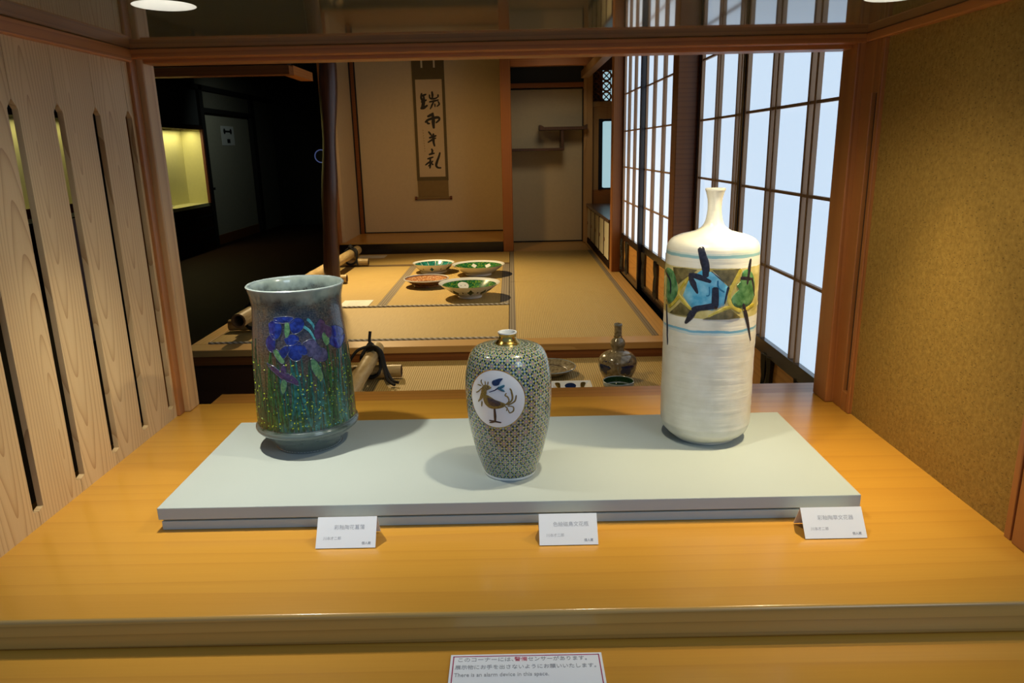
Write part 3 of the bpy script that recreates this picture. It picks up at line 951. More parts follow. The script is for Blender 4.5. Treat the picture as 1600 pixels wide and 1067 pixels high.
screen('paper screen between the far black stile and the reddish step post', .965, 4.09, 5.52, ZP + .006, [5.19, 4.86, 4.53], 5, [5.42, 4.95, 4.5, 4.2])
screen('narrow looking paper screen right of the step post, behind the white bottle', .965, 3.06, 3.955, ZL + .006, [3.60, 3.27], 9, [3.85, 3.45])
screen('nearest and largest looking paper screen right of the white bottle', .932, 2.02, 3.10, ZL + .006, [2.735, 2.39], 13, [2.95, 2.62, 2.3])
screen('paper screen mostly hidden behind the right post of the niche', .965, 1.62, 2.06, ZL + .006, [1.84], 17, [])
# transom between the screens' head rail and ceiling
struct('wall_screen_top', 'cream_wall', 'wall above the paper screens', 'wall', .93, 1.0, 1.60, 8.6, 2.46, 2.95)

# ------------------------------------------------------------------ left side of the tatami room
lg = thing('log_post', 'dark curved polished log post at the left of the tatami room', 'post', (-1.372, 5.5, ZP + .002))
path = [(x * 5.5 / 6.38, 5.5, z) for x, z in ((-1.592, ZP + .002), (-1.587, .65), (-1.578, .85), (-1.562, 1.1), (-1.538, 1.35), (-1.518, 1.6), (-1.50, 1.85), (-1.482, 2.1), (-1.475, 2.4), (-1.475, 2.94))]
path = [tuple(p) for p in crom(path, 4)]
MB().tube(path, [.056 + .008 * math.sin(i * .55) * math.exp(-((i - 18) / 12) ** 2) + .004 * math.sin(i * .3) for i in range(len(path))], 18).build('trunk', 'log_wood', lg)
struct('trim_17', 'trim_wood_deep', 'wooden lintel running back to the log post', 'beam', -1.45, -1.37, 4.95, 5.42, 1.985, 2.04)
struct('trim_18', 'step_wood', 'brown lintel over the corridor side opening', 'beam', -5.2, -1.37, 4.85, 4.95, 1.978, 2.03)
struct('trim_19', 'dark_wood_x', 'dark beam above the corridor lintel', 'beam', -5.2, -1.45, 5.1, 5.2, 2.06, 2.20)

# corridor wall: lit display cases, timber frame, door with sign
def case(label, y0, y1, zs, zt_, plates, lampw, sash):
    t = thing('display_case', label, 'display case', (-5.1, (y0 + y1) / 2, 0))
    part('base', 'dark_wood_y', t, -5.34, -4.98, y0, y1, 0, zs - .05)
    for k in range(3):
        part('base_rail', 'black_matte', t, -4.98, -4.972, y0, y1, .12 + k * .2, .15 + k * .2)
    part('shelf', 'case_back', t, -5.34, -4.99, y0, y1, zs - .05, zs)
    part('back', 'case_back', t, -5.345, -5.325, y0, y1, zs, zt_)
    part('side', 'case_back', t, -5.325, -5.0, y1 - .02, y1, zs, zt_)
    part('side', 'case_back', t, -5.325, -5.0, y0, y0 + .02, zs, zt_)
    part('head', 'dark_wood_y', t, -5.345, -4.98, y0, y1, zt_, zt_ + .06)
    part('jamb', 'red_wood', t, -5.0, -4.96, y1 - .06, y1, zs, zt_)
    if sash:
        part('rail', 'red_wood', t, -4.99, -4.965, y0, y1, zs + .0, zs + .10)
    lamp('case_lamp', 'AREA', (-5.16, (y0 + y1) / 2, zt_ - .02), (-5.2, (y0 + y1) / 2, zs), lampw, (1.0, .90, .42), y1 - y0 - .2, sizey=.1)
    for py in plates:
        pl = MB().lathe([(0, .0), (0, .06), (.012, .07), (.04, .16), (.044, .165), (.046, .16), (.018, .07), (.014, 0)], 32, (-5.13, py, zs)).build('plate', 'white_porcelain', None, origin=(-5.13, py, zs))
        tag(pl, 'pale wide plate inside the ' + label.split()[0] + ' lit display case', 'plate')
    return t
case('far lit yellow display case with a single plate', 10.2, 12.35, .74, 1.90, [10.95], 9, False)
case('near lit yellow display case seen through the slats', 5.2, 9.2, .90, 1.93, [7.0], 7, True)
fr = thing('wall_frame', 'dark timber framing on the corridor wall', 'frame', (-5.1, 13, 0), kind='structure')
part('panel', 'corridor_wall', fr, -5.34, -5.02, 12.36, 16.19, 2.24, 2.95)
part('panel', 'dark_wall', fr, -5.34, -5.02, 9.21, 12.36, 1.97, 2.95)
part('panel', 'dark_wall', fr, -5.34, -5.02, 9.21, 10.19, 0, 1.97)
part('panel', 'corridor_wall', fr, -5.34, -5.02, 14.95, 16.19, 0, 2.24)
part('stud', 'black_matte', fr, -5.06, -4.97, 12.36, 12.50, 0, 2.60)
part('stud', 'black_matte', fr, -5.06, -4.97, 14.75, 14.95, 0, 2.60)
part('rail', 'black_matte', fr, -5.04, -4.97, .9, 16.18, 2.52, 2.60)
part('rail', 'black_matte', fr, -5.04, -4.97, 12.50, 14.75, 2.18, 2.25)
dr = thing('door_1', 'pale corridor door with a small sign', 'door', (-5.1, 13.6, 0), kind='structure')
part('leaf', 'corridor_door', dr, -5.10, -5.05, 12.51, 14.74, 0, 2.18)
part('kick_rail', 'step_wood', dr, -5.05, -5.04, 12.51, 14.74, 0, .16)
MB().box(-5.05, -5.0, 12.60, 12.66, .93, .97).build('handle', 'steel_black', dr)
sg = thing('wall_sign', 'small white sign with dark figures on the pale corridor door', 'sign', (-5.045, 13.6, 1.7))
part('plate', 'white_card', sg, -5.049, -5.043, 13.32, 13.92, 1.66, 1.99)
for yy in (13.47, 13.77):
    MB().tube([(-5.042, yy, 1.90), (-5.0415, yy, 1.90)], .05, 12).build('figure_head', 'steel_black', sg)
part('figure_bar', 'steel_black', sg, -5.043, -5.041, 13.47, 13.77, 1.885, 1.915)
part('figure_box', 'steel_black', sg, -5.043, -5.041, 13.56, 13.70, 1.70, 1.77)
struct('door_2', 'black_matte', 'black doorway panel at the end of the corridor', 'door', -5.0, -2.6, 16.12, 16.19, 0, 1.98)
rs = thing('round_sign', 'small round dark sign at the corridor end, its bluish glint a glowing rim', 'sign', (-4.0, 16.1, 1.42))
MB().tube([(-4.02, 16.11, 1.43), (-4.02, 16.05, 1.43)], .14, 24).build('disc', 'steel_black', rs)
MB().tube([(-4.02 + .13 * math.cos(a * PI / 12), 16.045, 1.43 + .13 * math.sin(a * PI / 12)) for a in range(25)], .012, 6, False).build('rim', 'sign_glint', rs)
pb = tag(MB().box(-3.6, -3.55, 5.9, 7.4, 0, 1.02).build('partition_board', 'mauve_board', None, origin=(-3.57, 6.6, 0)), 'plain mauve brown partition board seen through the slats', 'board')

# ------------------------------------------------------------------ hanging scroll
YS = 8.772
scx, szb, szt = -.914, .955, 2.56
sw = .182
sr = thing('hanging_scroll', 'hanging calligraphy scroll on dark silk in the alcove', 'scroll', (scx, YS, szb))
part('mount', 'scroll_silk_dark', sr, scx - sw, scx + sw, YS - .010, YS - .004, 1.16, szt)
part('lower_silk', 'scroll_silk', sr, scx - sw + .004, scx + sw - .004, YS - .0105, YS - .004, .968, 1.16)
pp = part('paper', 'scroll_paper', sr, scx - .150, scx + .150, YS - .012, YS - .010, 1.203, 2.276)
for dx in (-.07, .07):
    part('hanging_strip', 'cream_paper', sr, scx + dx - .010, scx + dx + .010, YS - .012, YS - .010, 2.40, szt)
MB().tube([(scx - sw - .012, YS - .018, .960), (scx + sw + .012, YS - .018, .960)], .014, 12).build('roller', 'scroll_silk', sr)
for s_ in (-1, 1):
    MB().tube([(scx + s_ * (sw + .010), YS - .018, .960), (scx + s_ * (sw + .034), YS - .018, .960)], [.019, .021], 12).build('roller_knob', 'red_wood', sr)
def paper_surf(u, v, off):       # u 0..1 across, v metres down from the paper's top
    return (scx - .150 + .300 * u, YS - .0122 - off, 2.276 - v)
def zoomuv(p):                   # brush tracing coordinates
    x, y = p
    return ((x - (83 + (y - 152) * .0448)) / 178, (y - 150) / 670 * 1.073)
CALLI = [
 [('118,262 140,256 160,248', 14), ('122,302 142,296 162,286', 14), ('118,344 142,340 168,322', 18), ('138,250 144,295 140,340', 16), ('128,240 124,270 134,300 126,345', 16),
  ('196,230 200,255 199,278', 16), ('180,250 184,276 214,280 236,270', 13), ('238,250 238,272', 12), ('176,302 210,296 244,288', 13), ('210,296 200,318 184,352', 12),
  ('194,318 196,340', 10), ('216,312 218,338', 10), ('236,296 246,318 228,334', 12)],
 [('164,402 186,392 208,376', 18), ('150,442 168,424 205,412 240,408 246,424 222,446', 18), ('200,380 206,420 206,452 210,484', 24), ('160,420 168,446 184,448', 14)],
 [('172,502 184,518 196,534', 14), ('176,548 202,540 228,532', 16), ('206,516 206,545 208,578 216,608', 18), ('168,580 188,566 206,556 226,548', 13)],
 [('192,622 200,638 194,660', 14), ('174,664 194,658 216,654', 14), ('164,694 184,688 208,680', 13), ('150,738 170,722 192,704', 12), ('184,690 186,724 182,762', 16), ('204,706 190,726 170,746', 11),
  ('196,726 206,738', 12), ('252,648 244,680 232,712 226,740 238,756 262,758', 17)]]
for ch in CALLI:
    mb = MB()
    for s_, w_ in ch:
        pts = [zoomuv([float(q) for q in a.split(',')]) for a in s_.split()]
        wm = w_ / 670 * 1.073
        stroke(mb, paper_surf, pts, [wm * .7, wm * 1.1, wm * .6], .30, .0006, 5, sink=0)
    mb.build('brush_character', 'ink', sr)
mb = MB()
for i in range(9):
    y = 490 + i * 18
    pts = [zoomuv((131 + i * 1.6, y)), zoomuv((138 + i * 1.6, y + 4)), zoomuv((133 + i * 1.6, y + 10))]
    stroke(mb, paper_surf, pts, .004, .30, .0005, 4, sink=0)
mb.build('signature', 'ink_pale', sr)

# ------------------------------------------------------------------ bamboo barriers
def bamboo_pole(name, a, b, r, parent, joints=3, hollow=True, seg=18):
    a, b = Vector(a), Vector(b)
    L = (b - a).length
    pts, rad = [], []
    n = 40
    for i in range(n + 1):
        t = i / n
        k = min(abs(t - (j + .5) / joints) for j in range(joints)) * L
        pts.append(a + (b - a) * t)
        rad.append(r * (1 + .06 * math.exp(-(k / .018) ** 2) - .03 * math.exp(-((k - .03) / .02) ** 2)))
    o = MB().tube(pts, rad, seg, not hollow).build(name, 'bamboo', parent)
    if hollow:
        d = (b - a).normalized()
        for e, s_ in ((a, 1), (b, -1)):
            mb = MB()
            # end ring and dark bore
            up = d.cross(Vector((0, 0, 1))).normalized(); bn = d.cross(up)
            vs, fs = [], []
            for q, (rr, dep) in enumerate(((r, 0), (r * .74, 0), (r * .70, .10), (0.001, .10))):
                for j in range(seg):
                    t = 2 * PI * j / seg
                    vs.append(e + d * dep * s_ + (up * math.cos(t) + bn * math.sin(t)) * rr)
            for q in range(3):
                for j in range(seg):
                    fs.append((q * seg + j, q * seg + (j + 1) % seg, (q + 1) * seg + (j + 1) % seg, (q + 1) * seg + j))
            mb.add(vs, fs)
            mb.sm = True
            mb.build('cut_end', 'bamboo_end', o)
    return o

def rope_tie(parent, c, r1, r2, tails):
    """black cord looped over a pole (along y, radius r1, centre c) and the cross piece below (radius r2)"""
    c = Vector(c)
    for k in range(3):
        pts = []
        for i in range(25):
            t = 2 * PI * i / 24
            yy = (k - 1) * .016 + .035 * math.sin(t)
            pts.append(c + Vector(((r1 + .008) * math.cos(t) * 1.05, yy, (r1 + .008) * math.sin(t) - (r2 * 1.3 if math.sin(t) < -.2 else 0))))
        MB().tube(pts, .009, 7).build('cord', 'rope_black', parent)
    MB().lathe([(-.02, .004), (-.012, .022), (.004, .026), (.018, .016), (.03, .004)], 12, tuple(c + Vector((0, 0, r1 + .018)))).build('knot', 'rope_black', parent)
    for tl in tails:
        pts = [tuple(p) for p in crom([c + Vector(q) for q in tl], 5)]
        MB().tube(pts, .008, 6).build('cord_tail', 'rope_black', parent)

bb = thing('bamboo_barrier', 'long bamboo pole on short cross pieces along the platform edge', 'bamboo barrier', (-1.59, 5.7, ZP), 'bamboo barriers')
bamboo_pole('pole', (-1.603, 4.16, ZP + .121), (-1.535, 7.25, ZP + .121), .043, bb, 7)
for (y, xa, xb) in ((4.42, -1.76, -1.43), (6.05, -1.77, -1.385), (6.98, -1.73, -1.38)):
    c_ = bamboo_pole('cross_piece', (xa, y, ZP + .0385), (xb, y, ZP + .0385), .0345, bb, 2)
rope_tie(bb, (-1.541, 6.98, ZP + .121), .044, .034, [[(.0, -.02, .06), (.05, -.04, .02), (.06, -.05, -.06), (.07, -.06, -.105)], [(.0, -.0, .06), (-.05, -.02, .03), (-.07, -.04, -.05)]])
rope_tie(bb, (-1.60, 4.42, ZP + .121), .044, .034, [[(.0, -.02, .06), (.06, .02, .02), (.08, .03, -.08)]])

b2 = thing('bamboo_barrier', 'short bamboo pole tied with black cord on the lower tatami', 'bamboo barrier', (-.74, 3.4, ZL), 'bamboo barriers')
bamboo_pole('pole', (-.725, 2.6, ZL + .113), (-.742, 3.82, ZL + .113), .038, b2, 5)
bamboo_pole('cross_piece', (-.98, 3.64, ZL + .039), (-.588, 3.64, ZL + .039), .0335, b2, 2)
bamboo_pole('cross_piece', (-.98, 2.72, ZL + .039), (-.52, 2.72, ZL + .039), .0335, b2, 2)
rope_tie(b2, (-.74, 3.64, ZL + .113), .039, .034, [
    [(0, -.03, .07), (.06, -.05, .05), (.085, -.08, -.03), (.12, -.12, -.085), (.155, -.14, -.092)],
    [(0, -.03, .07), (.05, -.05, .06), (.075, -.08, -.02), (.10, -.13, -.08), (.14, -.17, -.095)],
    [(0, -.03, .07), (-.06, -.04, .05), (-.10, -.05, 0), (-.12, -.06, -.04)],
    [(0, -.0, .05), (-.005, .01, .09), (.0, .02, .135)]])

# ------------------------------------------------------------------ paper notes on the tatami
def sheet(label, x0, x1, y0, y1, z):
    t = thing('caption_sheet', label, 'paper sheet', ((x0 + x1) / 2, (y0 + y1) / 2, z), 'caption sheets on the tatami')
    part('sheet', 'paper_sheet', t, x0, x1, y0, y1, z, z + .003)
    for i in range(4):
        yy = y1 - .05 - i * .045
        if yy > y0 + .02:
            part('printed_line', 'print_light', t, x0 + .05, x1 - .05 - .03 * (i % 2), yy - .006, yy, z + .003, z + .0034)
sheet('white caption sheet on the tatami left of the bowls', -1.24, -1.03, 5.075, 5.30, ZP + .0005)
sheet('white caption sheet at the foot of the black alcove edge', -1.60, -1.32, 7.50, 7.70, ZP + .0005)

# ------------------------------------------------------------------ bowls
def bowl(label, c, r, h, rb, outer, inner, name='bowl', marks=None, medallion=None, foot=None, rimw=.006, inner_r=.84):
    t = thing(name, label, 'bowl', c)
    x, y, z = c
    th_ = .007
    out = [(0, rb * .98), (.002, rb), (.014, rb * .98), (.020, rb * 1.03)]
    for i in range(1, 9):
        s_ = i / 8
        out.append((.020 + (h - .020) * s_ ** 1.15, rb * 1.03 + (r - rb * 1.03) * s_ ** .9))
    inn = [(h - .001, r - .004)]
    for i in range(1, 9):
        s_ = 1 - i / 8
        inn.append((.026 + (h - .028) * s_ ** 1.15, max(rb * .9 * s_ + 0.0, rb * .95 + (r - th_ - rb * .95) * s_ ** .9) if i < 8 else rb * .9))
    inn.append((.024, 0.0005))
    MB().lathe([(.008, .0005), (0.006, rb * .9)] + out + inn, 56, c).build('body', outer, t)
    # printed inside, lying on the inner wall
    def inside(a, s_, off):
        zz = .026 + (h - .028) * max(s_, 0) ** 1.15
        rr = rb * .95 + (r - th_ - rb * .95) * max(s_, 0) ** .9
        return (x + (rr - off) * math.sin(a), y - (rr - off) * math.cos(a), z + zz + off)
    prof = []
    for i in range(7):
        s_ = inner_r * i / 6
        q = inside(PI, s_, .0012)
        prof.append((q[2] - z, q[1] - y))
    MB().lathe(prof, 56, c).build('inner_print', inner, t)
    for (a, s_, wa, ws, m_) in (medallion or []):
        mb = MB()
        blob(mb, inside, [(a - wa, s_), (a - wa * .7, s_ + ws * .7), (a, s_ + ws), (a + wa * .7, s_ + ws * .7), (a + wa, s_), (a + wa * .7, s_ - ws * .7), (a, s_ - ws), (a - wa * .7, s_ - ws * .7)], .0018, .0024, straight=False) if wa > .25 or wa < .1 else blob(mb, inside, [(a - wa, s_), (a, s_ + ws), (a + wa, s_), (a, s_ - ws)], .0018, .0024, 4, straight=True)
        mb.build('medallion', m_, t)
    def outside(a, s_, off):
        zz = .020 + (h - .020) * s_ ** 1.15
        rr = rb * 1.03 + (r - rb * 1.03) * s_ ** .9
        return (x + (rr + off) * math.sin(a), y - (rr + off) * math.cos(a), z + zz)
    for (a, s_, wa, ws, m_) in (marks or []):
        mb = MB()
        blob(mb, outside, [(a - wa, s_), (a - wa * .4, s_ + ws * .5), (a, s_ + ws), (a + wa * .5, s_ + ws * .4), (a + wa, s_), (a + wa * .4, s_ - ws * .5), (a, s_ - ws), (a - wa * .5, s_ - ws * .5)], .0006, .001)
        mb.build('painted_mark', m_, t)
    return t
Zt = ZP + .0005
bowl('porcelain bowl with teal grid inside, back left of the four', (-.712, 6.55, Zt), .187, .085, .12, 'white_porcelain', 'print_teal',
     marks=[(i * .52, .45, .13 if i % 2 == 0 else .05, .30 if i % 2 == 0 else .12, 'pot_olive' if i % 2 else 'bird_leaf') for i in range(-6, 6)],
     medallion=[(PI - .9 + i * .45, .45, .012, .40, 'white_porcelain') for i in range(5)])
bowl('white rimmed bowl with green inside and square medallions, back right of the four', (-.302, 6.36, Zt), .23, .092, .115, 'white_porcelain', 'print_green',
     medallion=[(PI + .28, .45, .17, .27, 'white_porcelain'), (PI + .28, .45, .06, .10, 'bird_ink'), (PI - .5, .45, .2, .27, 'white_porcelain'), (PI - .5, .45, .07, .10, 'leaf_dark'), (1.5, .45, .2, .27, 'white_porcelain')],
     marks=[(i * .52, .5, .2, .3, 'leaf_green') for i in range(3, 9)])
bowl('shallow copper brown bowl, front left of the four', (-.70, 5.85, Zt), .18, .062, .105, 'brown_glaze', 'print_copper', inner_r=.86)
bowl('white porcelain bowl with green inside and round plant medallion, front right of the four', (-.325, 5.36, Zt), .228, .108, .09, 'white_porcelain', 'print_green',
     medallion=[(PI + .38, .42, .30, .32, 'white_porcelain'), (PI + .38, .38, .10, .16, 'bird_ink'), (PI + .28, .46, .05, .13, 'leaf_dark'), (PI + .5, .46, .05, .10, 'leaf_dark')],
     marks=[(.1, .48, .16, .30, 'leaf_dark'), (.1, .48, .08, .14, 'silver_glaze'), (-.62, .45, .16, .26, 'leaf_dark'), (-.9, .55, .10, .20, 'leaf_dark'), (.72, .45, .16, .26, 'leaf_dark'), (1.0, .58, .12, .20, 'leaf_dark'), (-.25, .46, .04, .10, 'bird_ink'), (.42, .46, .04, .10, 'bird_ink')])
# rims of the bowls are glazed white: the copper bowl too
MB().tube([(-.70 + .178 * math.cos(a * PI / 24), 5.85 + .178 * math.sin(a * PI / 24), Zt + .0625) for a in range(49)], .005, 8, False).build('rim', 'white_porcelain', [o for o in COL.objects if o.get('label', '').startswith('shallow copper')][0])

# lower tatami: gourd bottle, bowl, dish, square dish
gb = thing('gourd_bottle', 'silvery gourd shaped bottle with dark blossom medallions', 'bottle', (.517, 3.55, ZL + .0005))
gp = [(0, .0005), (0, .06), (.004, .064), (.02, .075), (.05, .091), (.085, .0965), (.115, .090), (.138, .066), (.148, .036), (.156, .030), (.17, .033), (.185, .037), (.20, .034), (.213, .024), (.222, .019), (.24, .0185), (.268, .0185), (.284, .020), (.2865, .020), (.2865, .015), (.25, .014), (.2, .013)]
MB().lathe([tuple(p) for p in crom(gp, 3)], 48, (.517, 3.55, ZL + .0005)).build('body', 'silver_glaze', gb)
def gs(a, zz, off):
    for i in range(1, len(gp) - 3):
        if gp[i][0] <= zz <= gp[i + 1][0] and gp[i + 1][0] > gp[i][0]:
            t = (zz - gp[i][0]) / (gp[i + 1][0] - gp[i][0])
            r = gp[i][1] + t * (gp[i + 1][1] - gp[i][1])
            break
    return (.517 + (r + off) * math.sin(a), 3.55 - (r + off) * math.cos(a), ZL + zz)
for a0 in (-.95, .40, 1.9, -2.4):
    mb = MB()
    blob(mb, gs, [(a0 + .40 * (1 + .22 * math.cos(5 * t)) * math.cos(t), .082 + .036 * (1 + .22 * math.cos(5 * t)) * math.sin(t)) for t in [i * PI / 10 for i in range(20)]], .0012, .0018, 2)
    mb.build('blossom', 'bird_ink', gb)
    mb = MB()
    stroke(mb, gs, [(a0 + .52 * math.cos(t), .082 + .046 * math.sin(t)) for t in [PI * .15 + i * PI / 8 for i in range(14)]], .003, .095, .0012, 3)
    mb.build('blossom_ring', 'celadon', gb)
MB().lathe([(.2215, .0205), (.2235, .0215), (.2255, .0205)], 24, (.517, 3.55, ZL)).build('neck_ring', 'gold', gb)
MB().lathe([(.280, .0203), (.2875, .0207), (.2878, .0155), (.27, .0145)], 24, (.517, 3.55, ZL + .0005)).build('lip', 'celadon', gb)

cbw = thing('deep_bowl', 'deep celadon rimmed bowl in front of the gourd bottle', 'bowl', (.478, 3.24, ZL + .0005))
MB().lathe([(.004, .0005), (0, .035), (.002, .04), (.02, .055), (.05, .068), (.085, .0725), (.092, .0725), (.0935, .070), (.091, .0675), (.05, .062), (.02, .045), (.012, .0005)], 48, (.478, 3.24, ZL + .0005)).build('body', 'celadon', cbw)
MB().lathe([(.0905, .0672), (.06, .0634), (.03, .0525), (.0135, .02), (.0135, .0005)], 48, (.478, 3.24, ZL + .0005)).build('inside', 'leaf_dark', cbw)
mb = MB()
def cbs(a, zz, off):
    r = .068 + (zz - .05) * .13
    return (.478 + (r + off) * math.sin(a), 3.24 - (r + off) * math.cos(a), ZL + zz)
for k in range(8):
    stroke(mb, cbs, [(k * PI / 4, .052), (k * PI / 4 + .3, .075), (k * PI / 4 + .5, .055)], .006, .07, .001, 4)
mb.build('painted_scroll', 'gold', cbw)

ds = thing('round_dish', 'silvery shallow round dish behind the mosaic vase', 'dish', (.175, 3.66, ZL + .0005))
MB().lathe([(.004, .0005), (0, .08), (.004, .085), (.020, .11), (.040, .140), (.043, .141), (.043, .137), (.024, .108), (.014, .085), (.012, .0005)], 56, (.175, 3.66, ZL + .0005)).build('body', 'silver_glaze', ds)
MB().lathe([(.0425, .1425), (.0455, .1395), (.0425, .1365)], 56, (.175, 3.66, ZL + .0005)).build('rim', 'celadon', ds)
MB().lathe([(.0195, .095), (.0215, .0965), (.0225, .099)], 56, (.175, 3.66, ZL + .0005)).build('ring', 'bird_brown', ds)

sq = thing('square_dish', 'white square dish with blue flower roundels', 'dish', (.265, 3.29, ZL + .0005))
x, y, z = .265, 3.29, ZL + .0005
def ring_sq(h, r):
    return [(x + sx * r, y + sy * r, z + h) for sx, sy in ((-1, -1), (1, -1), (1, 1), (-1, 1))]
vs = []
for h, r in ((0, .05), (.012, .055), (.046, .098), (.048, .098), (.046, .090), (.014, .05)):
    vs += ring_sq(h, r)
fs = [(3, 2, 1, 0)] + [(q * 4 + i, q * 4 + (i + 1) % 4, q * 4 + 4 + (i + 1) % 4, q * 4 + 4 + i) for q in range(5) for i in range(4)] + [(20, 21, 22, 23)]
MB().add(vs, fs).build('body', 'white_porcelain', sq)
def sqs(u, v, off):      # far inner wall
    return (x + u, y + .052 + .038 * v - off, z + .016 + .030 * v + off)
mb = MB()
blob(mb, sqs, [(.028 * math.cos(t), .5 + .36 * math.sin(t)) for t in [i * PI / 6 for i in range(12)]], .001, .0014, 2)
mb.build('roundel', 'bird_ink', sq)
mb = MB()
for s_ in (-1, 1):
    blob(mb, sqs, [(s_ * .05, .15), (s_ * .05, .85), (s_ * .075, .85), (s_ * .06, .15)], .001, .0014, 3)
mb.build('corner_patch', 'gold', sq)

# ------------------------------------------------------------------ display board on the counter
bdz = ZC + .0004
bd = thing('display_board', 'pale grey green double display board on the counter', 'board', (-.014, 1.185, ZC))
part('lower_board', 'grey_board', bd, -.5400, .5115, 1.0068, 1.359, bdz, .9645, .001)
part('upper_board', 'grey_board', bd, -.543, .515, 1.004, 1.362, .9685, .988, .0010)
part('spacer', 'black_matte', bd, -.52, .49, 1.03, 1.34, .9645, .9685)
VZ = .9884

# ------------------------------------------------------------------ the three vases
def surf_of(prof, c):
    zs = [p[0] for p in prof]
    def f(a, zz, off):
        r = prof[0][1]
        if zz <= zs[0]: r = prof[0][1]
        elif zz >= zs[-1]: r = prof[-1][1]
        else:
            for i in range(len(prof) - 1):
                if zs[i] <= zz <= zs[i + 1]:
                    t = (zz - zs[i]) / max(zs[i + 1] - zs[i], 1e-9)
                    r = prof[i][1] + t * (prof[i + 1][1] - prof[i][1])
                    break
        return (c[0] + (r + off) * math.sin(a), c[1] - (r + off) * math.cos(a), c[2] + zz)
    return f

IRIS = [
 ('b',[(-0.339,0.2382),(-0.228,0.2422),(-0.131,0.2388),(-0.115,0.2291),(-0.182,0.2194),(-0.268,0.218),(-0.333,0.2261)]),
 ('b',[(-0.187,0.2488),(-0.022,0.2508),(0.13,0.2492),(0.108,0.2432),(-0.031,0.2424),(-0.175,0.2436)]),
 ('b',[(0.136,0.2407),(0.247,0.2462),(0.349,0.2431),(0.361,0.2358),(0.302,0.229),(0.194,0.226),(0.14,0.2311)]),
 ('g',[(0.011,0.2387),(0.06,0.241),(0.089,0.2337),(0.067,0.2241),(0.022,0.2183),(-0.007,0.2267)]),
 ('n',[(-0.417,0.2136),(-0.337,0.2189),(-0.268,0.2156),(-0.26,0.2047),(-0.307,0.196),(-0.388,0.198),(-0.441,0.2062)]),
 ('b',[(0.003,0.2146),(0.067,0.2181),(0.129,0.2203),(0.214,0.2175),(0.223,0.2114),(0.145,0.207),(0.042,0.2073)]),
 ('b',[(0.067,0.2025),(0.159,0.2069),(0.258,0.2039),(0.273,0.1917),(0.235,0.1834),(0.147,0.1814),(0.067,0.1867),(0.045,0.1953)]),
 ('n',[(-0.154,0.1929),(-0.04,0.2002),(0.043,0.1989),(-0.004,0.1905),(-0.086,0.1832),(-0.139,0.1856)]),
 ('b',[(0.256,0.2027),(0.356,0.2007),(0.404,0.193),(0.37,0.1884),(0.272,0.1905)]),
 ('m',[(0.373,0.203),(0.452,0.2071),(0.559,0.2071),(0.61,0.2004),(0.66,0.1923),(0.559,0.1863),(0.427,0.1879)]),
 ('m',[(0.625,0.1903),(0.753,0.1896),(0.791,0.1801),(0.746,0.1734),(0.636,0.1739),(0.536,0.1803)]),
 ('p',[(0.641,0.2293),(0.739,0.2379),(0.821,0.2343),(0.815,0.2245),(0.754,0.2167),(0.664,0.2131),(0.616,0.2199)]),
 ('p',[(0.83,0.2292),(0.99,0.2217),(0.963,0.211),(0.863,0.2089),(0.822,0.2157)]),
 ('g',[(0.77,0.2165),(0.834,0.2168),(0.897,0.2083),(0.882,0.2011),(0.815,0.1997),(0.771,0.2079)]),
 ('b',[(1.06,0.2231),(1.179,0.2222),(1.361,0.2138),(1.293,0.2061),(1.103,0.2059),(1.007,0.2114)]),
 ('b',[(0.981,0.2094),(1.12,0.2043),(1.384,0.203),(1.274,0.1936),(1.146,0.1886),(1.023,0.1935),(0.924,0.2029)]),
 ('p',[(-0.384,0.1672),(-0.264,0.1642),(-0.158,0.1584),(-0.069,0.156),(0.029,0.1521),(0.107,0.1431),(0.088,0.1394),(-0.008,0.1435),(-0.124,0.1473),(-0.212,0.1532),(-0.32,0.1602)]),
 ('p',[(-0.167,0.1596),(-0.107,0.1684),(-0.067,0.166),(-0.069,0.156)]),
 ('g',[(-0.269,0.1926),(-0.201,0.194),(-0.114,0.1856),(-0.092,0.1771),(-0.154,0.177),(-0.226,0.1842)]),
 ('g',[(-0.145,0.1422),(-0.096,0.1448),(-0.067,0.1385),(-0.096,0.1298),(-0.149,0.1234),(-0.176,0.1333)]),
 ('g',[(0.482,0.1723),(0.542,0.1728),(0.617,0.1604),(0.648,0.1472),(0.609,0.1415),(0.543,0.1489),(0.482,0.1598)]),
]
MED = [(-0.215,0.1473),(-0.964,0.1384),(0.377,0.1453),(-0.22,0.1901),(-0.242,0.1006)]
BIRD_BLOBS = [
 ('gold',[(-0.575,0.1518),(-0.45,0.1518),(-0.297,0.1464),(-0.151,0.1431),(-0.044,0.1392),(-0.1,0.134),(-0.268,0.1308),(-0.423,0.1311),(-0.544,0.1364),(-0.592,0.1437)]),
 ('wing',[(-0.472,0.1489),(-0.316,0.1463),(-0.17,0.1417),(-0.19,0.1369),(-0.342,0.1351),(-0.457,0.1399)]),
 ('gold',[(-0.703,0.1396),(-0.643,0.1536),(-0.611,0.1638),(-0.526,0.1684),(-0.398,0.1669),(-0.377,0.1634),(-0.475,0.1607),(-0.498,0.1526),(-0.58,0.1465)]),
 ('ink',[(-0.363,0.1745),(-0.284,0.1773),(-0.187,0.1793),(-0.109,0.179),(-0.167,0.174),(-0.203,0.1691),(-0.299,0.1675),(-0.359,0.1697)]),
 ('leaf',[(-0.24,0.1629),(-0.184,0.1672),(-0.091,0.1698),(-0.073,0.1674),(-0.166,0.1631)]),
 ('leaf',[(-0.229,0.1637),(-0.129,0.1631),(-0.067,0.1596),(-0.147,0.1603)]),
]
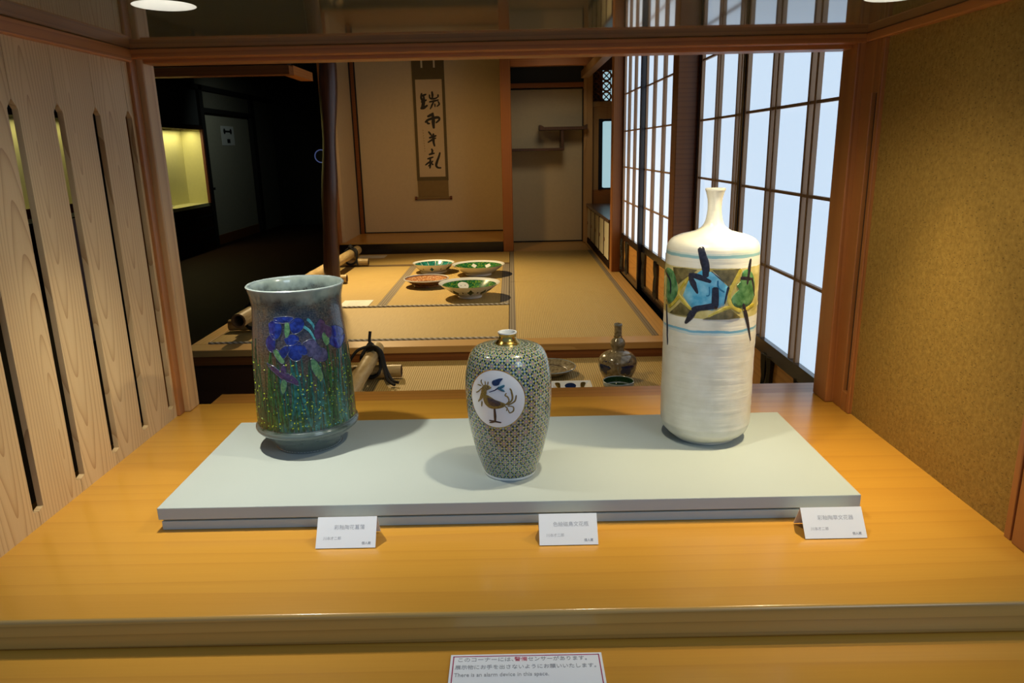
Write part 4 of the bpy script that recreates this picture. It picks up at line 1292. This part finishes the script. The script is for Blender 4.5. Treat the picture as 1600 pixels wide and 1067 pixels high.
BIRD_STROKES = [
 ('gold',0.00149,[(-0.581,0.1654),(-0.645,0.1708),(-0.634,0.1745)]),
 ('gold',0.00149,[(-0.525,0.1677),(-0.541,0.1731)]),
 ('gold',0.00149,[(-0.469,0.1681),(-0.458,0.1731)]),
 ('gold',0.00149,[(-0.622,0.1617),(-0.718,0.1551),(-0.793,0.1525)]),
 ('gold',0.00149,[(-0.627,0.1649),(-0.746,0.1657)]),
 ('gold',0.00198,[(-0.648,0.1457),(-0.73,0.1384)]),
 ('gold',0.00198,[(-0.62,0.1408),(-0.638,0.1318)]),
 ('gold',0.00174,[(-0.08,0.1379),(0.012,0.1444),(-0.015,0.151),(-0.068,0.1535),(-0.038,0.1571)]),
 ('gold',0.00223,[(-0.044,0.1379),(0.084,0.1468),(0.071,0.1594),(0.037,0.1643)]),
 ('gold',0.00198,[(-0.008,0.1379),(0.138,0.1439),(0.176,0.1534)]),
 ('gold',0.00174,[(-0.027,0.1366),(0.099,0.135),(0.105,0.1284),(0.024,0.1255),(-0.011,0.1308)]),
 ('gold',0.00174,[(-0.081,0.1366),(-0.028,0.1327),(-0.048,0.1287)]),
 ('brown',0.00323,[(-0.313,0.1319),(-0.308,0.12),(-0.312,0.1092)]),
 ('brown',0.00223,[(-0.46,0.1112),(-0.312,0.1103),(-0.167,0.1091)]),
 ('brown',0.00198,[(-0.313,0.1097),(-0.457,0.1074)]),
 ('ink',0.00124,[(-0.432,0.1569),(-0.278,0.1615),(-0.203,0.1667)]),
 ('ink',0.00124,[(-0.316,0.1596),(-0.241,0.1641)]),
]
BOT_BLOBS = [
 ('olive',[(-1.203,0.3137),(-0.824,0.3156),(-0.545,0.3141),(-0.717,0.3038),(-0.858,0.2958),(-1.006,0.2856),(-1.126,0.2964)]),
 ('blue',[(-0.736,0.2985),(-0.46,0.3153),(-0.252,0.3118),(-0.081,0.2994),(0.096,0.2873),(0.127,0.2754),(0.032,0.2552),(-0.213,0.2467),(-0.661,0.2493),(-0.881,0.2679)]),
 ('olive',[(-0.254,0.3151),(0.036,0.3159),(0.357,0.3162),(0.223,0.2969),(0.096,0.2873),(-0.083,0.3027)]),
 ('green',[(0.412,0.3109),(0.585,0.313),(0.783,0.2976),(0.856,0.2692),(0.726,0.2535),(0.467,0.2493),(0.259,0.2509),(0.167,0.265),(0.241,0.2749),(0.332,0.2811),(0.277,0.2882),(0.37,0.2961)]),
 ('green',[(-1.651,0.3022),(-1.411,0.3105),(-1.134,0.305),(-1.021,0.2854),(-1.01,0.2699),(-1.13,0.2561),(-1.33,0.2477),(-1.542,0.2588),(-1.66,0.2805)]),
 ('olive',[(-0.915,0.2571),(-0.659,0.2459),(-0.747,0.2345),(-0.986,0.2342),(-1.27,0.2334),(-1.057,0.2465)]),
 ('olive',[(-0.411,0.2318),(-0.249,0.238),(-0.046,0.2451),(0.168,0.2496),(0.426,0.2342),(0.158,0.2322),(-0.142,0.2322)]),
]
BOT_STROKES = [
 ('yellow',[0.00413, 0.00413],[(-0.737,0.3002),(-0.879,0.2852),(-0.98,0.2703),(-0.809,0.2565),(-0.637,0.246)]),
 ('yellow',[0.00516, 0.00516],[(-0.976,0.2651),(-1.095,0.2548),(-1.28,0.2431)]),
 ('yellow',[0.00585, 0.00585],[(0.359,0.3146),(0.225,0.2952),(0.127,0.2754),(0.136,0.2618),(0.211,0.2529),(0.418,0.2446)]),
 ('yellow',[0.00482, 0.00482],[(-0.289,0.2362),(-0.108,0.2442),(0.057,0.2509),(0.211,0.2529)]),
 ('yellow',[0.00516, 0.00516],[(0.47,0.2459),(0.622,0.2478),(0.84,0.252)]),
 ('ink',[0.00861, 0.01136, 0.00861],[(-0.522,0.3512),(-0.453,0.3353),(-0.389,0.3189),(-0.379,0.3023)]),
 ('ink',[0.00654, 0.00861, 0.00413],[(-0.74,0.3044),(-0.603,0.3037),(-0.493,0.3018),(-0.366,0.2981),(-0.262,0.2951)]),
 ('ink',[0.00688, 0.00964, 0.00241],[(-0.716,0.3029),(-0.628,0.2908),(-0.524,0.2745)]),
 ('ink',[0.00929, 0.01067, 0.01033],[(-0.175,0.2868),(-0.165,0.269),(-0.165,0.2536)]),
 ('ink',[0.01033, 0.00792, 0.01033, 0.00344],[(-0.105,0.2562),(-0.361,0.2527),(-0.57,0.2475),(-0.676,0.2335),(-0.776,0.2219)]),
 ('ink',[0.00344, 0.0062, 0.00413],[(0.626,0.3302),(0.587,0.3113),(0.543,0.288)]),
 ('ink',[0.00585, 0.00516],[(0.365,0.3003),(0.666,0.2962)]),
 ('ink',[0.00447, 0.00413, 0.00172],[(0.68,0.2986),(0.761,0.2841),(0.837,0.266)]),
 ('ink',[0.00447, 0.00688, 0.00516, 0.00138],[(0.459,0.2572),(0.571,0.2362),(0.662,0.2176),(0.783,0.1893)]),
 ('ink',[0.00516, 0.0062, 0.0031],[(-1.573,0.3005),(-1.285,0.291),(-1.236,0.2669)]),
 ('ink',[0.0031, 0.00447, 0.00241],[(-1.431,0.2461),(-1.349,0.2131),(-1.289,0.1758)]),
 ('ink',[0.00413, 0.00241, 0.00138],[(0.096,0.2873),(0.054,0.2705),(0.03,0.2586)]),
 ('ink',[0.00103, 0.00172, 0.00069],[(-0.272,0.3126),(-0.135,0.3044),(0.005,0.2943)]),
 ('bdeep',[0.00241, 0.00241],[(-0.131,0.2977),(-0.113,0.2859),(0.017,0.2782)]),
 ('bdeep',[0.00275, 0.00241],[(-0.298,0.2874),(-0.29,0.2738),(-0.351,0.2719)]),
]


# --- vase with irises
c1 = (-.378, 1.255, VZ)
v1 = thing('iris_vase', 'dark flared vase painted with blue irises', 'vase', c1)
body1 = [(.045, .0895), (.049, .0878), (.053, .0858), (.08, .0852), (.108, .0842), (.15, .0827), (.189, .081), (.21, .0794), (.226, .0776), (.242, .0764), (.256, .0757), (.264, .0761), (.272, .077), (.280, .0786), (.288, .0808), (.2925, .082)]
full1 = [(p.x, p.y) for p in crom(body1, 4)]
MB().lathe(full1 + [(.2945, .0815), (.2948, .080), (.2935, .0785), (.285, .0760), (.272, .0735), (.256, .0722), (.20, .0750), (.12, .0790), (.06, .0800), (.02, .060), (.016, .0005)], 128, c1, uvr=.081).build('body', 'iris_glaze', v1)
MB().lathe([(p.x, p.y) for p in crom([(.001, .0005), (.001, .054), (.004, .0575), (.018, .0668), (.033, .083), (.039, .0893), (.043, .0905), (.047, .0888), (.049, .085)], 4)], 96, c1, uvr=.08).build('foot', 'iris_glaze', v1)
MB().lathe([(0, .050), (0, .056), (.003, .0575), (.0045, .0572)], 64, c1).build('foot_ring', 'white_porcelain', v1)
MB().lathe([(.2918, .0822), (.2938, .0826), (.2953, .0810), (.2948, .0788), (.2928, .0782)], 96, c1).build('rim', 'celadon', v1)
s1 = surf_of(full1, c1)
rl = random.Random(11)
for k in range(230):
    a = -PI + 2 * PI * (k + rl.random() * .8) / 230
    front = -1.7 < a < 1.9
    hgt = rl.uniform(.05, .125) + (.02 if front else 0)
    lean = rl.uniform(-.16, .16)
    w_ = rl.uniform(.0018, .0052)
    mname = rl.choice(['leaf_green', 'leaf_green', 'leaf_teal', 'leaf_dark', 'leaf_teal'] if -.3 < a < 1.3 else ['leaf_green', 'leaf_dark', 'leaf_dark', 'leaf_green'])
    mb = MB()
    stroke(mb, s1, [(a, .052), (a + lean * .25, .052 + hgt * .45), (a + lean, .052 + hgt)], [w_, w_, .0008], .083, .0007, 4)
    mb.build('iris_leaf', mname, v1)
IM = {'b': 'iris_blue', 'n': 'iris_navy', 'm': 'iris_mauve', 'p': 'iris_purple', 'g': 'iris_bud'}
for kind, pts in IRIS:
    mb = MB()
    ca, cz = sum(p[0] for p in pts) / len(pts), sum(p[1] for p in pts) / len(pts)
    pts = [(ca + (p[0] - ca) * 1.36, cz + (p[1] - cz) * 1.36) for p in pts]
    blob(mb, s1, pts, .0010, .0016)
    pt = mb.build('iris_bud' if kind == 'g' else 'iris_petal', IM[kind], v1)
    mb = MB()
    stroke(mb, s1, [tuple(p) for p in crom(pts + [pts[0]], 3)], .0011, .083, .0014, 1, False)
    mb.build('outline', 'petal_line', pt)
for pts, m_ in (([(-.05, .06), (.1, .12), (.05, .18)], 'leaf_teal'), ([(.35, .06), (.2, .13), (.15, .185)], 'leaf_teal'), ([(.5, .06), (.62, .12), (.6, .15)], 'leaf_teal'), ([(.75, .06), (.85, .14), (.85, .2)], 'leaf_green'),
                ([(1.05, .06), (1.1, .13), (1.15, .19)], 'leaf_teal'), ([(-.35, .06), (-.45, .14), (-.36, .20)], 'leaf_green'), ([(-.15, .06), (-.2, .10), (-.13, .13)], 'leaf_green'), ([(.3, .238), (.5, .225), (.6, .205)], 'enamel_sky'), ([(.47, .246), (.58, .235), (.62, .22)], 'enamel_sky'),
                ([(-1.0, .06), (-.95, .14), (-.85, .21)], 'leaf_dark'), ([(-1.25, .06), (-1.3, .13), (-1.2, .2)], 'leaf_green')):
    mb = MB()
    stroke(mb, s1, pts, [.006, .005, .003], .083, .0011, 6)
    mb.build('iris_stem', m_, v1)
# bits of lime and sky enamel among the leaves
for m_, cnt, rng in (('enamel_lime', 170, (-.1, 1.5)), ('enamel_sky', 40, (.2, 1.3)), ('enamel_lime', 60, (-1.5, -.1))):
    mb = MB()
    for k in range(cnt):
        a, zz = rl.uniform(*rng), .056 + rl.random() ** 1.3 * .115
        w_, h_ = rl.uniform(.008, .030), rl.uniform(.0008, .0024)
        blob(mb, s1, [(a - w_, zz), (a, zz + h_), (a + w_, zz), (a, zz - h_)], .0011, .0014, 1, (1, .6))
    o = mb.build('enamel_dots', m_, v1)
    o['kind'] = 'stuff'

# --- mosaic vase with the bird roundel
c2 = (-.011, 1.115, VZ)
v2 = thing('mosaic_vase', 'shouldered porcelain vase with flower mosaic and a bird roundel', 'vase', c2)
body2 = [(.004, .0428), (.012, .0458), (.0425, .0555), (.083, .0641), (.1175, .0678), (.145, .0687), (.165, .0678), (.185, .0645), (.198, .0605), (.2065, .0555), (.2115, .0480), (.2150, .0340), (.2165, .0190)]
full2 = [(p.x, p.y) for p in crom(body2, 5)]
MB().lathe(full2, 128, c2, uvr=.066).build('body', 'mosaic_glaze', v2)
MB().lathe([(0, .036), (0, .0418), (.001, .0428), (.005, .0436), (.0055, .042)], 64, c2).build('foot_ring', 'white_porcelain', v2)
MB().lathe([(p.x, p.y) for p in crom([(.2160, .0198), (.2185, .0185), (.2225, .0150), (.2265, .0134), (.230, .0136), (.2335, .0150)], 3)], 48, c2).build('neck', 'gold', v2)
MB().lathe([(.2333, .0150), (.2350, .0149), (.2346, .0128), (.228, .0115), (.20, .0112), (.19, .0005)], 48, c2).build('mouth', 'white_porcelain', v2)
s2 = surf_of(full2, c2)
mb = MB()
ac, zc0, rr = -.29, .1455, .0455
N = 48
vs, fs = [], []
for q, s_ in enumerate((1.0, .985, .8, .6, .4, .2)):
    for j in range(N):
        t = 2 * PI * j / N
        vs.append(s2(ac + rr * s_ * math.cos(t) / .0683, zc0 + rr * s_ * math.sin(t), -.0004 if q == 0 else .0007))
vs.append(s2(ac, zc0, .0007))
for q in range(5):
    for j in range(N):
        fs.append((q * N + j, q * N + (j + 1) % N, (q + 1) * N + (j + 1) % N, (q + 1) * N + j))
fs += [(5 * N + j, 5 * N + (j + 1) % N, 6 * N) for j in range(N)]
mb.add(vs, fs)
mb.sm = True
md = mb.build('roundel', 'white_porcelain', v2)
mb = MB()
stroke(mb, s2, [(ac + rr * 1.005 * math.cos(t) / .0683, zc0 + rr * 1.005 * math.sin(t)) for t in [i * 2 * PI / 40 for i in range(41)]], .0013, .0683, .0009, 2, False)
mb.build('roundel_edge', 'gold', md)
BM = {'gold': 'bird_gold', 'wing': 'bird_wing', 'ink': 'bird_ink', 'leaf': 'bird_leaf', 'brown': 'bird_brown'}
for i, (kind, pts) in enumerate(BIRD_BLOBS):
    mb = MB()
    blob(mb, s2, pts, .0012 + .0002 * i, .0016 + .0002 * i)
    mb.build({'gold': 'bird_body', 'wing': 'bird_wing', 'ink': 'flower', 'leaf': 'flower_leaf'}[kind], BM[kind], md)
for i, (kind, w_, pts) in enumerate(BIRD_STROKES):
    mb = MB()
    stroke(mb, s2, pts, [w_ * 1.1, w_ * 1.6, w_ * 1.1], .0683, .0014)
    mb.build('bird_leg' if kind == 'brown' else 'flower_stem' if kind == 'ink' else 'bird_feather', BM[kind], md)
# thick eye dot
mb = MB()
blob(mb, s2, [(-.46 + .014 * math.cos(t), .1652 + .001 * math.sin(t)) for t in [i * PI / 3 for i in range(6)]], .0022, .0024, 2)
mb.build('bird_eye', 'bird_brown', md)

# --- tall white bottle vase
c3 = (.343, 1.257, VZ)
v3 = thing('bottle_vase', 'tall cream white bottle vase with painted colour band', 'vase', c3)
body3 = [(.0, .0005), (.0, .050), (.003, .056), (.012, .068), (.022, .0755), (.035, .0785), (.06, .079), (.10, .0792), (.16, .0790), (.21, .0791), (.26, .0788), (.30, .0788), (.32, .0783), (.338, .0775), (.348, .0758), (.3560, .0700), (.3615, .0600), (.3660, .0440), (.3700, .0305), (.3760, .0210), (.3830, .0160), (.3920, .0133), (.4060, .0116), (.4200, .0120), (.4300, .0140), (.4385, .0165)]
prof3 = []
for p in crom(body3, 6):
    zz, r = p.x, p.y
    if .02 < zz < .2:      # throwing ridges of the lower half
        r += .00035 * math.sin(zz * 620) + .00025 * math.sin(zz * 391 + 1)
    prof3.append((zz, r))
MB().lathe(prof3 + [(.4400, .0162), (.4402, .0150), (.4380, .0138), (.42, .0095), (.40, .009), (.38, .0005)], 128, c3, uvr=.079).build('body', 'bottle_glaze', v3)
MB().lathe([(.4365, .0163), (.4390, .0170), (.4408, .0163), (.4405, .0146), (.437, .0138)], 48, c3).build('lip', 'bottle_glaze', v3)
s3 = surf_of([(p[0] + i * 1e-7, p[1]) for i, p in enumerate(prof3) if p[1] > .03 and p[0] < .37], c3)
PM = {'olive': 'pot_olive', 'blue': 'pot_blue', 'green': 'pot_green', 'pale': 'pot_pale', 'yellow': 'pot_yellow', 'ink': 'pot_ink', 'bdeep': 'pot_deep'}
def turn(pts, d):
    return [(a + d, b) for a, b in pts]
for d in (0, 2.6, -2.5):                          # the band repeats round the back
    for i, (kind, pts) in enumerate(BOT_BLOBS):
        if d and kind == 'green' and pts[0][0] < -1.5:
            continue
        mb = MB()
        blob(mb, s3, turn(pts, d), .0006 + .00005 * i, .0008 + .00005 * i, 4, straight=kind in ('blue', 'olive', 'pale'), rings=(1, .95, .75, .5, .25))
        mb.build('glaze_patch', PM[kind], v3)
    for i, (kind, ws, pts) in enumerate(BOT_STROKES):
        if d and kind == 'ink' and i > 11:
            continue
        mb = MB()
        stroke(mb, s3, turn(pts, d), [q * 1.35 for q in ws], .079, .0012 if kind == 'ink' else .0010)
        mb.build('brush_mark' if kind == 'ink' else 'glaze_line', PM[kind], v3)

# ------------------------------------------------------------------ name cards
def card(label, x0, x1, y0, l1, l2):
    w_ = x1 - x0
    t = thing('name_card', label, 'card', ((x0 + x1) / 2, y0, ZC + .0003), 'name cards')
    ang = math.atan2(.034, .027)
    fc = thing_part = bpy.data.objects.new('face', None)
    L = .0445
    me = MB().box(-w_ / 2, w_ / 2, 0, L, -.0004, .0004).build('face', 'white_card', t, True)
    bpy.data.objects.remove(fc)
    me.rotation_euler = (ang, 0, 0)
    me.location = (0, 0, .0008)
    lg_ = MB().box(-w_ / 2, w_ / 2, 0, .038, -.0004, .0004).build('back_leg', 'white_card', t, True)
    tp = (math.cos(ang) * L, math.sin(ang) * L + .0008)
    lg_.rotation_euler = (-PI + math.radians(120), 0, 0)
    lg_.rotation_euler = (math.radians(-62), 0, 0)
    lg_.location = (0, tp[0], tp[1] - .0006)
    text('title_text', l1, .0074, 'print_light', me, (.004, L * .60, .0005), 'CENTER')
    text('artist_text', l2, .0052, 'print_light', me, (-w_ / 2 + .010, L * .27, .0005))
    text('owner_text', '個人蔵', .0044, 'print_grey', me, (w_ / 2 - .020, L * .11, .0005))
    return t
card('white name card in front of the iris vase', -.2915, -.2055, .943, '彩釉陶花菖蒲', '川本才二郎')
card('white name card in front of the mosaic vase', .0300, .1140, .940, '色絵磁鳥文花瓶', '川本才二郎')
card('white name card in front of the white bottle vase', .4110, .4995, .944, '彩釉陶草文花器', '川本才二郎')

# ------------------------------------------------------------------ warning sign on the ledge
ws = thing('warning_sign', 'white alarm notice with red border on the counter ledge', 'sign', (.0065, .7605, .9067))
def flat(name, mat_, a0, a1, b0, b1, z0_, z1_):
    return MB().box(a0, a1, b0, b1, z0_, z1_).build(name, mat_, ws, True)
flat('plate', 'white_card', -.0905, .0905, -.125, 0, 0, .004)
for q in ((-.0875, -.0862, -.122, -.003), (.0862, .0875, -.122, -.003), (-.0875, .0875, -.0042, -.003), (-.0875, .0875, -.122, -.1208)):
    flat('border_line', 'border_red', *q, .004, .0043)
sy = 1.0
text('notice_line', 'このコーナーには、', .0082, 'print_grey', ws, (-.0825, -.0125, .0042), sx=.98)
text('notice_line', '警備', .0082, 'print_red', ws, (-.0145, -.0125, .0042), sx=.98)
text('notice_line', 'センサーがあります。', .0082, 'print_grey', ws, (.0015, -.0125, .0042), sx=.92)
text('notice_line', '展示物にお手を出さないようにお願いいたします。', .0080, 'print_grey', ws, (-.0845, -.0255, .0042), sx=.93)
text('notice_line', 'There is an alarm device in this space.', .0090, 'print_grey', ws, (-.0845, -.0385, .0042), sx=.80)

# ------------------------------------------------------------------ downlights and track spotlights
def downlight(label, L):
    c = (L[0], L[1], 1.701)
    t = thing('downlight', label, 'downlight', c, 'niche downlights')
    MB().lathe([(.0, .0422), (.0, .0415), (.03, .037), (.056, .031), (.058, .031), (.058, .033), (.0, .0435)], 48, c).build('reflector', 'lamp_white', t)
    MB().lathe([(.0555, .0005), (.0555, .0305)], 32, c).build('lens', 'lamp_glow', t)
downlight('recessed white downlight in the niche ceiling above the iris vase', L1)
downlight('recessed downlight in the middle of the niche ceiling', LM)
downlight('recessed warm downlight in the niche ceiling above the white bottle', L2)
def track(label, c, target):
    t = thing('track_spotlight', label, 'spotlight', c, 'track spotlights')
    d = (Vector(target) - Vector(c)).normalized()
    p = Vector(c)
    MB().tube([p - d * .01, p - d * .16], [.05, .042], 20).build('can', 'steel_black', t)
    q = p - d * .08
    MB().tube([tuple(q), (q.x, q.y, 2.95)], .012, 8).build('stem', 'steel_black', t)
track('track spotlight aimed at the bowls on the tatami', (-1.5, 6.6, 2.5), (-.75, 5.3, .44))
track('track spotlight over the lower tatami', (-.7, 2.9, 2.52), (-.2, 3.6, .36))
track('track spotlight in front of the scroll alcove', (-.7, 6.3, 2.52), (-.75, 8.7, .9))
track('added unseen track spotlight in front of the staggered shelves', (.5, 6.9, 2.5), (.40, 8.6, 1.0))  # housing for the added shelf fill
